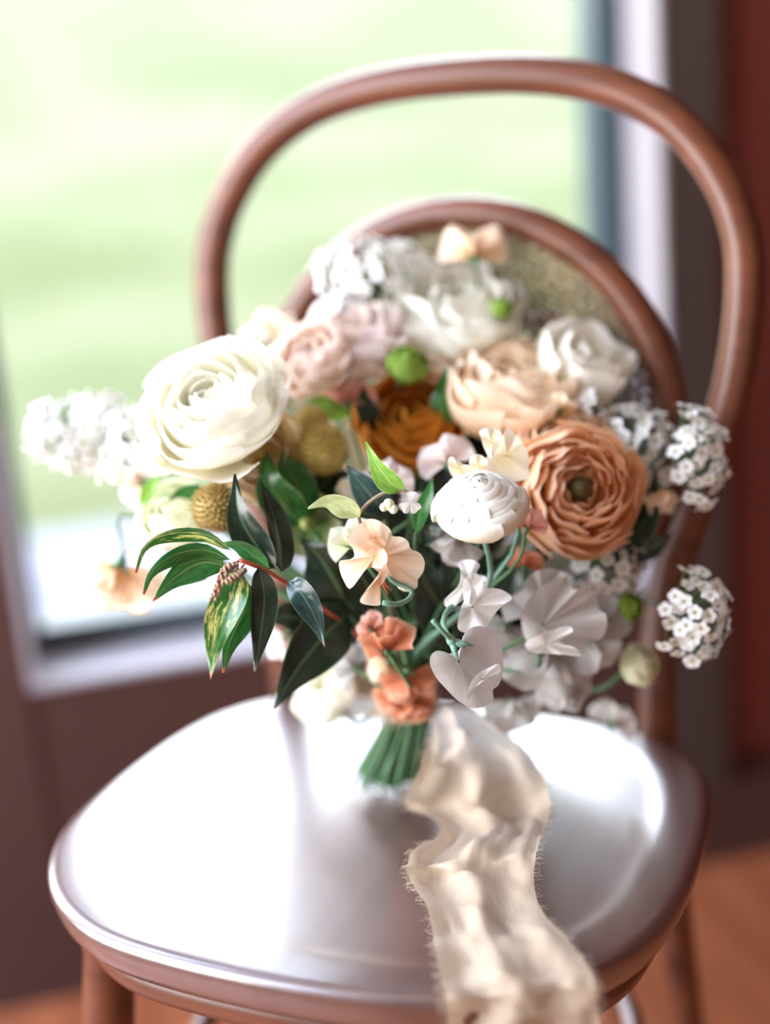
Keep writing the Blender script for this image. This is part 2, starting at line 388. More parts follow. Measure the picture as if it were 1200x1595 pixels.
# left wall, with an unseen tall window sized for side light; right wall solid; wall behind the camera too
def sidebox(mb, a0, a1, n0, n1, z0, z1): wbox(mb, a0, a1, z0, z1, n0, n1)
m = MB()
sidebox(m, LX - .1, LX, -.15, 0, 0, CZ); sidebox(m, LX - .1, LX, NB, -1.35, 0, CZ)
sidebox(m, LX - .1, LX, -1.35, -.15, 0, .35); sidebox(m, LX - .1, LX, -1.35, -.15, 2.4, CZ)
struct('wall_left', m, plaster, 'plaster wall at the left of the room', 'wall')
m = MB(); sidebox(m, RX, RX + .1, NB, 0, 0, CZ)
struct('wall_right', m, wall_red, 'red-brown wall at the right of the room', 'wall')
m = MB()
sidebox(m, LX, RX, NB - .1, NB, 0, CZ)
struct('wall_back', m, plaster, 'plaster wall behind the chair viewpoint', 'wall')
def portal2(name, c, inward, w, h):          # area lamps shine along local -Z
    z = -Vector(inward); y = Vector((0, 0, 1)); x = y.cross(z)
    L = bpy.data.lights.new(name, 'AREA'); L.shape = 'RECTANGLE'; L.size = w; L.size_y = h; L.cycles.is_portal = True
    o = bpy.data.objects.new(name, L); COL.objects.link(o)
    o.matrix_world = Matrix.Translation(c) @ Matrix((x, y, z)).transposed().to_4x4()
portal2('daylight_portal', wl((aL + aR) / 2, (zS + zT) / 2, .17), -WN, aR - aL, zT - zS)
m = MB()
for a0, a1, z0, z1 in ((aW, aV, zS, zS + .03), (aW, aV, zT - .03, zT), (aW, aW + .03, zS + .03, zT - .03), (aV - .03, aV, zS + .03, zT - .03)): wbox(m, a0, a1, z0, z1, RD - .03, RD + .03)
o = m.build('added_window', teal, None, False); tag(o, 'added unseen window left of the broad brown casing, for back-left light', 'window', kind='structure')
portal2('daylight_portal', wl((aW + aV) / 2, (zS + zT) / 2, .17), -WN, aV - aW, zT - zS)
portal2('daylight_portal', wl(LX - .12, 1.375, -.75), WD, 1.2, 2.05)

# ------------------------------------------------------------------ chair
SZ = .46
CM = Vector((.038, 1.010, SZ)); U = Vector((.9063, -.4226, 0)); V = Vector((-.4226, -.9063, 0))
chair = thing('bentwood_chair', Matrix.Translation((CM.x, CM.y, 0)) @ Matrix((U, -V, Vector((0, 0, 1)))).transposed().to_4x4(),
              'brown bentwood chair with arched back, cane ring and glossy rounded seat', 'chair')
# local frame of the chair: x = U, y = backwards, z up (origin on the floor)
def c2(u, v, z): return Vector((u, -v, z))
half = [(-.026, 0), (-.024, .07), (-.018, .12), (-.004, .158), (.03, .189), (.07, .204), (.115, .2105), (.16, .213), (.2, .2115), (.235, .205), (.27, .188), (.298, .165), (.32, .135), (.334, .1), (.341, .05), (.343, 0)]
hp = spline([Vector((w, v, 0)) for v, w in half], 44)
outl = [(p.x + .008, p.y) for p in hp] + [(-p.x + .008, p.y) for p in reversed(hp[1:-1])]
oc = (.008, .16)
def inset(d):
    n = len(outl); out = []
    for k, (x, y) in enumerate(outl):
        x0, y0 = outl[k - 1]; x1, y1 = outl[(k + 1) % n]
        tx, ty = x1 - x0, y1 - y0; l = math.hypot(tx, ty); nx_, ny_ = ty / l, -tx / l
        if (oc[0] - x) * nx_ + (oc[1] - y) * ny_ < 0: nx_, ny_ = -nx_, -ny_
        # relax sharp spots by blending with radial shrink
        rx, ry = oc[0] - x, oc[1] - y; rl = math.hypot(rx, ry)
        out.append((x + d * (.5 * nx_ + .5 * rx / rl), y + d * (.5 * ny_ + .5 * ry / rl)))
    return out
rings = [(.020, -.030), (.012, -.0285), (.006, -.020), (.0035, -.010), (.0032, -.005), (.0045, -.0022), (.008, -.0004), (.012, 0), (.030, .0), (.034, -.0002), (.038, -.0008), (.043, -.0013), (.049, -.0015), (.06, -.0017)]
m = MB(); rows = []
for d, z in rings: rows += [c2(x, y, SZ + z) for x, y in inset(d)]
for fac, z in ((.75, -.0019), (.5, -.0021), (.25, -.0022), (.05, -.0022)):
    rows += [c2(oc[0] + (x - oc[0]) * fac, oc[1] + (y - oc[1]) * fac, SZ + z) for x, y in inset(.06)]
n = len(outl); nr_ = len(rows) // n; m.grid(rows, n, nr_ - 1, closed_u=True)
m.cap(range((nr_ - 1) * n, nr_ * n)); m.cap(range(n), True)
seat = m.build('seat', seatwood, chair)
m = MB(); m.tube([c2(x, y, SZ - .042) for x, y in inset(.032)], .0125, 8, closed=True); m.build('seat_ring', wood, chair)
TL = R(8.5)
def bk(u, h): return c2(u, -.014 - h * math.sin(TL), SZ + h * math.cos(TL))
cl = [(.150, -.46), (.150, -.2), (.150, 0), (.1555, .1), (.175, .165), (.196, .235), (.2035, .275), (.2065, .316), (.203, .352), (.187, .39), (.157, .426), (.113, .451), (.06, .463), (0, .466)]
lp = [(w, h) for w, h in cl] + [(-w, h) for w, h in reversed(cl[:-1])]
# back legs sweep backwards below the seat
def bl(u, h):
    if h >= 0: return bk(u + .003, h)
    return c2((u + .003) * (1 + .12 * (-h / .46)), -.014 - .07 * (-h / .46) ** 1.5, SZ + h)
path = spline([bl(w, h) for w, h in lp], 120)
m = MB(); m.tube(path, [.0135 if p.z > SZ else .0135 - .003 * (SZ - p.z) / SZ for p in path], 14); m.build('back_loop', wood, chair)
# cane ring: a bentwood hoop held inside the arch
HC, HR = .213, .158
hoop = [bk(.003 + HR * math.sin(2 * math.pi * k / 72), HC + HR * math.cos(2 * math.pi * k / 72)) for k in range(72)]
m = MB(); m.tube(hoop, .0122, 12, closed=True); hp_o = m.build('back_ring', wood, chair)
m = MB(); RR = HR - .008
def strand(mb, u0, h0, u1, h1, w, off):
    a, b = bk(u0, h0), bk(u1, h1); d = (b - a).normalized(); nrm = Vector((0, -math.cos(TL), -math.sin(TL))).normalized()
    s_ = d.cross(nrm).normalized() * w / 2; o_ = nrm * off; t_ = nrm * .0004
    base = len(mb.v); mb.v += [a - s_ + o_, a + s_ + o_, b + s_ + o_, b - s_ + o_, a - s_ + o_ + t_, a + s_ + o_ + t_, b + s_ + o_ + t_, b - s_ + o_ + t_]
    for f in ((0, 1, 2, 3), (7, 6, 5, 4), (0, 4, 5, 1), (2, 6, 7, 3), (1, 5, 6, 2), (0, 3, 7, 4)):
        mb.f.append(tuple(base + q for q in f)); mb.uv.append(((0, 0),) * 4)
pitch = .0068; k = -int(RR / pitch)
while k * pitch < RR:
    for q in (-.0011, .0011):
        x = k * pitch + q; L = math.sqrt(max(0, RR * RR - x * x))
        strand(m, .003 + x, HC - L, .003 + x, HC + L, .0017, 0); strand(m, .003 - L, HC + x, .003 + L, HC + x, .0017, .0005)
    k += 1
for sgn in (1, -1):
    k = -int(RR / pitch)
    while k * pitch < RR:
        x = k * pitch + .0034; L = math.sqrt(max(0, RR * RR - x * x)); r2 = math.sqrt(.5)
        cx, cy = x * r2, sgn * -x * r2
        strand(m, .003 + cx - L * r2, HC + cy - sgn * L * r2, .003 + cx + L * r2, HC + cy + sgn * L * r2, .0019, .0009 * (1.5 if sgn > 0 else 2))
        k += 1
cn = m.build('cane_panel', cane, hp_o, False); cn['kind'] = 'stuff'; cn['label'] = 'pale woven cane mesh'
# front legs and the hoop stretcher
for sx in (-1, 1):
    a = c2(.008 + sx * .151, .257, SZ - .03); b = c2(.008 + sx * .185, .305, 0)
    pth = [a.lerp(b, t) for t in (0, .04, .08, .15, .4, .7, 1)]
    m = MB(); m.tube(pth, [.0155, .019, .016, .0175, .0165, .0135, .0105], 14); m.build('leg', wood, chair)
m = MB(); rg = .158
m.tube([c2(.006 + rg * math.sin(2 * math.pi * k / 48), .135 + rg * math.cos(2 * math.pi * k / 48), .27) for k in range(48)], .009, 10, closed=True)
m.build('stretcher_ring', wood, chair)

# ------------------------------------------------------------------ bouquet stems and helpers
BIND = at(640, 1098, .985)
FOOT = onz(612, 1216, SZ + .004)
_cnt = [0]
def stem_path(base, direction, length=.05):
    _cnt[0] += 1; k = _cnt[0]
    a = k * 2.39996; r = .0148 * math.sqrt((k % 40 + .5) / 40)
    jx, jy = math.cos(a) * r, math.sin(a) * r
    b = BIND + Vector((jx, jy * .9, 0)); f = FOOT + Vector((jx * 1.9, jy * 1.5, random.uniform(0, .008)))
    q = base - Vector(direction) * min(length, (base - b).length * .5)
    up = b + Vector((0, 0, .03)) + (q - b) * .12
    pts = spline([base, q, up, b, f], 16)
    return pts
def add_stem(root, base, direction, mat=None, r=.0016, length=.05, full=True):
    pts = stem_path(base, direction, length)
    if not full: pts = pts[:9]
    inv = root.matrix_world.inverted()
    m = MB(); m.tube([inv @ p for p in pts], [r * .8] + [r] * (len(pts) - 1), 6)
    o = m.build('stem', mat or stem_g, root)
    if full and _cnt[0] % 2 == 0:
        mm = MB(); e0, e1 = inv @ pts[-1], inv @ (pts[-1] + (pts[-1] - pts[-2]).normalized() * .002)
        mm.tube([e0, e1], r * 1.15, 6); mm.build('cut_end', cut_m, o)
    return o
FG = 'flowers of the bouquet'

def rev_mesh(mat, P, span, ruf=0.0, seed=0, nu=9, nv=8, spiral=.05, rnd=.2, lobes=2.5, twist=0.0):
    """one petal as a patch of a surface of revolution about z; P = bezier profile in (rho, z)"""
    rs = random.Random(seed); ph = rs.uniform(0, 6.28); ph2 = rs.uniform(0, 6.28); m = MB(); pts = []
    for j in range(nv + 1):
        for i in range(nu + 1):
            t = 2 * i / nu - 1; s = j / nv * (1 - rnd * abs(t) ** 3 - .012 * math.sin(4 * t + ph))
            rho, z = bez(P, s); g = .38 + .62 * min(1, s * 1.7) ** .7
            phi = span * t * g + twist * s
            w = s ** 3
            rho = rho * (1 + spiral * t) + ruf * w * math.sin(lobes * 3 * t + ph)
            z = z + ruf * .8 * w * math.sin(lobes * 2.3 * t + ph2)
            pts.append(Vector((rho * math.cos(phi), rho * math.sin(phi), z)))
    m.grid(pts, nu, nv, uvs=1); return m.mesh('petal', mat)
def fan_mesh(mat, Rr, spread, ruf, freq, notch=.12, back=.25, seed=0, na=18, nr=8, claw=.06, asym=0, cup=0):
    rs = random.Random(seed); ph = rs.uniform(0, 6.28); ph2 = rs.uniform(0, 6.28); m = MB(); pts = []
    for j in range(nr + 1):
        q = claw + (1 - claw) * j / nr
        for i in range(na + 1):
            t = 2 * i / na - 1; a = t * spread
            rr = Rr * (1 - notch * math.exp(-(a / .22) ** 2)) * (1 - .22 * abs(t) ** 3 + asym * t) * (1 + .035 * math.sin(freq * 1.7 * a + ph2))
            r = q * rr
            z = -back * q * q * Rr + ruf * q ** 2.2 * (math.sin(freq * a + ph) + .45 * math.sin(freq * 2.1 * a + ph2)) + cup * abs(t) ** 2 * q * Rr
            r *= 1 - .10 * (ruf / Rr) * q
            pts.append(Vector((r * math.sin(a), r * math.cos(a), z)))
    m.grid(pts, na, nr, uvs=1); return m.mesh('petal', mat)
def put(root, name, me, M=None):
    o = link(name, me, root)
    if M is not None: o.matrix_local = M
    return o
RZ = lambda a: Matrix.Rotation(a, 4, 'Z')
def sepals(root, n, L, W_, z0=0.0, droop=.3, mat=None):
    me = rev_mesh(mat or stem_g_leaf, [(.001, z0), (L * .5, z0 - L * .05), (L * .8, z0 + L * (.25 - droop * .5)), (L, z0 + L * (.1 - droop))], W_, 0, 3, 4, 4, 0, .7)
    for k in range(n): put(root, 'sepal', me, RZ(2 * math.pi * k / n + .4))
stem_g_leaf = mid_leaf

def bloom(name, loc, face, Rr, label, mats, layers, H=None, up=None, cat='flower', ruf=.0, seed=1, stem=True, stem_mat=None, sep=True, core=None, spin=0, rnd=.09, lobes=1.5, sk=1.0, closed=False):
    """layers: list of (count, top_radius, top_height, belly, reflex, span) outermost last; fractions of R/H"""
    H = H or Rr
    M = frame(loc, face, up) @ RZ(spin) @ Matrix.Translation((0, 0, -H * .55)); root = thing(name, M, label, cat, FG)
    rs = random.Random(seed)
    for li, (cnt, rt, zt, belly, reflex, span) in enumerate(layers):
        mat = mats[min(len(mats) - 1, int(li * len(mats) / len(layers)))]
        off = rs.uniform(0, 6.28)
        nvar = 2 if cnt > 3 else 1
        mes = []
        for v in range(nvar):
            jr = rs.uniform(.94, 1.06); jz = rs.uniform(.96, 1.04)
            P = [(Rr * .03, 0), (Rr * belly * 1.1, -H * .02), (Rr * (belly + reflex * .4) * 1.05, H * zt * .78 * jz + reflex * H * .25), (Rr * rt * jr, H * zt * jz)]
            if closed: P = [(Rr * .03, 0), (Rr * belly * 1.3, H * .05), (Rr * (belly * .5 + rt * .5) * 1.2, H * zt * 1.05 * jz), (Rr * rt * jr, H * zt * jz)]
            mes.append(rev_mesh(mat, P, span * sk, ruf * Rr * (.3 + rt), seed * 31 + li * 7 + v, spiral=.07 if li else .02, nu=14 if ruf > .05 else 10, rnd=rnd, lobes=lobes))
        for k in range(cnt):
            tl = Matrix.Rotation(rs.uniform(-.05, .05), 4, 'X') @ Matrix.Rotation(rs.uniform(-.05, .05), 4, 'Y')
            put(root, 'petal', mes[k % nvar], RZ(off + 2 * math.pi * k / cnt + rs.uniform(-.12, .12)) @ tl)
    if core:
        m = MB(); m.ball((0, 0, H * .5), Rr * .2, 10, (1, 1, 1.3)); m.build('flower_centre', core, root)
    if sep: sepals(root, 5, Rr * .55, .35, 0, .1)
    if stem: add_stem(root, M @ Vector((0, 0, 0)), M.to_3x3() @ Vector((0, 0, 1)), stem_mat, .002)
    return root

def sweet_pea(loc, face, up, Rr, label, mat, wmat=None, seed=1, ruf=.16, back=.2, wing=.72, wopen=.6, stem=True, stem_mat=None, notch=.14, spread=1.75, freq=5.0):
    M = frame(loc, face, up) @ Matrix.Translation((0, -Rr * .45, 0))
    root = thing('sweet_pea', M, label, 'flower', FG); wmat = wmat or mat
    put(root, 'banner_petal', fan_mesh(mat, Rr, spread, ruf * Rr, freq, notch, back, seed))
    for sx in (-1, 1):
        me = fan_mesh(wmat, Rr * wing, 1.05, ruf * Rr * .8, 4.2, 0, .15, seed * 3 + sx, na=12, nr=6, asym=.15 * sx)
        put(root, 'wing_petal', me, Matrix.Translation((sx * Rr * .04, Rr * .02, Rr * .05)) @ Matrix.Rotation(sx * -wopen, 4, 'Z') @ Matrix.Rotation(sx * 1.0, 4, 'Y') @ Matrix.Rotation(.35, 4, 'X'))
    m = MB(); m.tube([Vector((0, 0, .02 * Rr)), Vector((0, Rr * .16, Rr * .22)), Vector((0, Rr * .34, Rr * .26)), Vector((0, Rr * .44, Rr * .2))], [Rr * .03, Rr * .09, Rr * .08, Rr * .02], 8)
    m.build('keel_petal', wmat, root)
    calyx(root, Rr)
    if stem:
        add_stem(root, M @ Vector((0, -Rr * .18, -Rr * .1)), (M.to_3x3() @ Vector((0, .8, .6))).normalized(), stem_mat or stem_g, .0012, .03)
    return root
def calyx(root, Rr, mat=None):
    m = MB(); m.tube([Vector((0, -Rr * .2, -Rr * .12)), Vector((0, -Rr * .1, -Rr * .08)), Vector((0, .0, -Rr * .03)), Vector((0, Rr * .05, 0))], [Rr * .03, Rr * .1, Rr * .12, Rr * .11], 8)
    for k in range(5):
        a = k * 1.2566; d = Vector((math.cos(a), .5, math.sin(a))); b = Vector((0, 0, -Rr * .02)) + Vector((math.cos(a), 0, math.sin(a))) * Rr * .1
        m.tube([b, b + d * Rr * .1, b + Vector((math.cos(a) * .26, .2, math.sin(a) * .2)) * Rr], [Rr * .035, Rr * .025, .0001], 5)
    return m.build('calyx', mat or stem_g, root)

def floret_mesh(r):
    m = MB()
    for k in range(5):
        a = 2 * math.pi * k / 5; ca, sa = math.cos(a), math.sin(a); pts = []
        for j in range(4):
            s = j / 3
            for i in range(4):
                t = 2 * i / 3 - 1; ss = s * (1 - .2 * t * t); w = r * .36 * (.3 + .9 * math.sin(math.pi * min(1, .15 + ss * .62)))
                x = r * (.08 + .92 * ss); y = t * w; z = r * (.30 * ss - .25 * ss * ss + .1 * t * t)
                pts.append(Vector((x * ca - y * sa, x * sa + y * ca, z)))
        m.grid(pts, 3, 3, uvs=1)
    return m.mesh('floret', floret_m)
floret_me = [floret_mesh(.0058), floret_mesh(.0050)]
_m = MB(); _m.ball((0, 0, .0006), .0011, 6); eye_me = _m.mesh('floret_eye', eye_g)
def umbel(loc, face, Rr, n, label, up=None, flat=.55, seed=1, stem=True, stretch=(1, 1), eye=True):
    M = frame(loc, face, up); root = thing('white_umbel', M, label, 'flower', FG); rs = random.Random(seed); n = int(n * 1.6)
    ped = MB()
    for k in range(n):
        a = k * 2.39996 + rs.uniform(-.2, .2); q = math.sqrt((k + .5) / n); th = q * 1.5
        p = Vector((math.sin(th) * math.cos(a) * Rr * stretch[0], math.sin(th) * math.sin(a) * Rr * stretch[1], Rr * flat * (math.cos(th) - .3))) * rs.uniform(.84, 1.14)
        nrm = Vector((p.x, p.y, Rr * .6)).normalized()
        fm = frame(p, nrm + Vector((rs.uniform(-.6, .6), rs.uniform(-.6, .6), 0)), (0.3, 1, 0)) @ RZ(rs.uniform(0, 6))
        f = put(root, 'floret', floret_me[k % 2], fm)
        if eye: put(f, 'floret_eye', eye_me)
        b = Vector((0, 0, -Rr * .9))
        ped.tube([p - nrm * .0006, p.lerp(b, .45) - nrm * .002, b], .0005, 4, caps=False)
    pe = ped.build('pedicels', stem_g, root); pe['kind'] = 'stuff'
    if stem: add_stem(root, M @ Vector((0, 0, -Rr * .9)), M.to_3x3() @ Vector((0, 0, 1)), stem_g, .0013)
    return root

def leaf_part(root, pts, width, mat, fold=.25, roll=0.0, wave=.06, name='leaf', n=14, shape=.42):
    inv = root.matrix_world.inverted(); path = spline(pts, n); m = MB(); out = []; nu = 6
    for k, p in enumerate(path):
        s = k / n; t = (path[min(k + 1, n)] - path[max(k - 1, 0)]).normalized()
        view = (CAM - p).normalized(); side = t.cross(view).normalized(); nrm = side.cross(t)
        c, s_ = math.cos(roll), math.sin(roll)
        side2 = side * c + nrm * s_; nrm2 = nrm * c - side * s_
        w = width * .5 * (math.sin(math.pi * s ** (.72)) ** .9) * (1 - .35 * max(0, s - .6) / .4) + .0003
        for i in range(nu + 1):
            u = 2 * i / nu - 1
            q = p + side2 * u * w + nrm2 * (fold * abs(u) ** 1.2 * w + wave * width * math.sin(9 * s + 2 * u) * abs(u))
            out.append(inv @ q)
    m.grid(out, nu, n, uvs=1); return m.build(name, mat, root)

# ------------------------------------------------------------------ the flowers
def ranunc_layers(K, open_=.0, cnts=5):
    L = []
    for k in range(K):
        x = k / (K - 1)
        L.append((3 if k < 2 else cnts, .10 + .80 * x ** 1.0 + open_ * x, 1.0 - .30 * x ** 1.8, .30 + .72 * x, 0.0, 1.3 if k < 2 else 1.05))
    return L
ROSE = [(3, .07, .93, .22, 0, 1.4), (3, .18, .97, .34, 0, 1.3), (3, .32, 1.0, .46, 0, 1.25), (4, .48, 1.0, .60, .02, 1.05), (4, .64, .97, .72, .05, 1.0),
        (5, .80, .90, .84, .12, .9), (5, .96, .78, .92, .22, .85), (5, 1.1, .58, .94, .32, .8)]

bloom('white_garden_rose', at(330, 632, .915), cdir(-.30, .55, .85), .046, 'large white garden rose at the upper left of the bouquet', [white_rose], ROSE, H=.042, ruf=.05, seed=4, spin=.6)
bloom('white_ranunculus', at(748, 778, .862), cdir(-.10, .80, .62), .0285, 'white ranunculus with tight round layers in front centre, in sharp focus', [white_ran], [(3 if k < 2 else 4, .015 + .77 * (k / 12) ** 1.1, .96 - .40 * (k / 12) ** 1.9, .30 + .70 * k / 12, 0, 1.2) for k in range(13)], H=.036, seed=5, stem_mat=stem_b, closed=True, rnd=.05, ruf=.012)
bloom('peach_ranunculus', at(903, 762, .925), cdir(.10, .12, 1), .041, 'open golden peach ranunculus right of the white ranunculus', [peach_ran], [(4, .12, .62, .2, 0, .9), (5, .22, .72, .3, 0, .8), (5, .34, .8, .42, .0, .7), (6, .46, .84, .54, .04, .62), (6, .58, .84, .66, .05, .6), (6, .7, .8, .76, .08, .6), (6, .82, .72, .86, .1, .6), (6, .95, .6, .95, .14, .6), (5, 1.05, .42, 1.0, .15, .7)], H=.034, ruf=.045, seed=6, lobes=1.4, core=olive)
bloom('peach_petalled_flower', at(860, 690, .95), cdir(-.1, .6, .8), .034, 'plain golden petals of a half hidden ranunculus under the cream rose', [peach_ran], ranunc_layers(6, .1), H=.03, seed=16)
bloom('cream_garden_rose', at(792, 612, .985), cdir(.10, .80, .55), .048, 'cream and peach garden rose cupped open above the golden ranunculus', [peach_rose], ROSE[:-1], H=.050, ruf=.09, seed=7)
bloom('amber_ranunculus', at(640, 655, .985), cdir(-.05, .35, .9), .036, 'deep amber orange ranunculus in the shaded middle of the bouquet', [amber], ranunc_layers(7, .1, 4), H=.034, ruf=.04, seed=8)
bloom('white_ruffled_rose', at(706, 488, 1.03), cdir(.0, .7, .65), .047, 'white ruffled rose at the top of the bouquet before the cane', [white_rose], ROSE, H=.040, ruf=.11, seed=9)
bloom('blush_rose', at(545, 530, 1.0), cdir(-.1, .7, .7), .037, 'pale blush ruffled rose behind the large white rose', [blush, blush_pale, blush_pale], ROSE, H=.034, ruf=.12, seed=10)
bloom('blush_rose', at(482, 560, .975), cdir(-.25, .5, .8), .028, 'smaller peach-pink rose pressed against the large white rose', [blush, blush], ROSE[:-1], H=.028, ruf=.1, seed=11)
bloom('white_petal_rose', at(905, 572, 1.0), cdir(.35, .7, .6), .032, 'white cupped rose of few broad petals behind the cream rose', [white_rose], [(3, .3, 1.0, .45, 0, 1.0), (3, .6, 1.05, .75, 0, 1.0), (5, .95, .95, .95, .12, .8)], H=.044, ruf=.06, seed=12)
bloom('pale_lime_rose', at(270, 800, .955), cdir(-.3, .5, .8), .026, 'pale lime-white rosebud below the large white rose', [lime_pet], ranunc_layers(6), H=.028, seed=13, sep=False)
bloom('cream_petalled_rose', at(400, 705, .935), cdir(.35, -.05, .9), .033, 'cream under-petals of a rose tucked below the large white rose', [cream], ROSE[2:-1], H=.03, ruf=.05, seed=14)
bloom('green_hellebore', at(478, 815, .93), cdir(-.1, .2, 1), .025, 'sage green hellebore beside the bluish leaf', [sage_pet], [(5, .9, .35, .75, .1, .72)], H=.02, seed=15, core=eye_g)
bloom('green_bud', at(636, 566, .965), cdir(.2, .6, .7), .014, 'small bright green bud over the amber ranunculus', [green_pet], ranunc_layers(5), H=.02, seed=17)
bloom('green_bud', at(783, 478, 1.0), cdir(.3, .5, .7), .008, 'tiny yellow-green bud on the white ruffled rose', [green_pet], ranunc_layers(4), H=.014, seed=18)
bloom('lime_bud', at(1000, 1035, .95), cdir(.5, .35, .7), .014, 'pale lime-white bud at the lower right of the bouquet', [lime_pet], ranunc_layers(5), H=.022, seed=19, sep=False)
bloom('green_bud', at(985, 945, .945), cdir(.5, .1, .7), .009, 'small green bud beside the lower right white umbel', [green_pet], ranunc_layers(4), H=.014, seed=20)
bloom('white_petalled_rose', at(508, 1078, .985), cdir(-.5, .5, .5), .024, 'white rose low on the left just above the seat', [white_rose], ROSE[2:-1], H=.024, ruf=.06, seed=21)

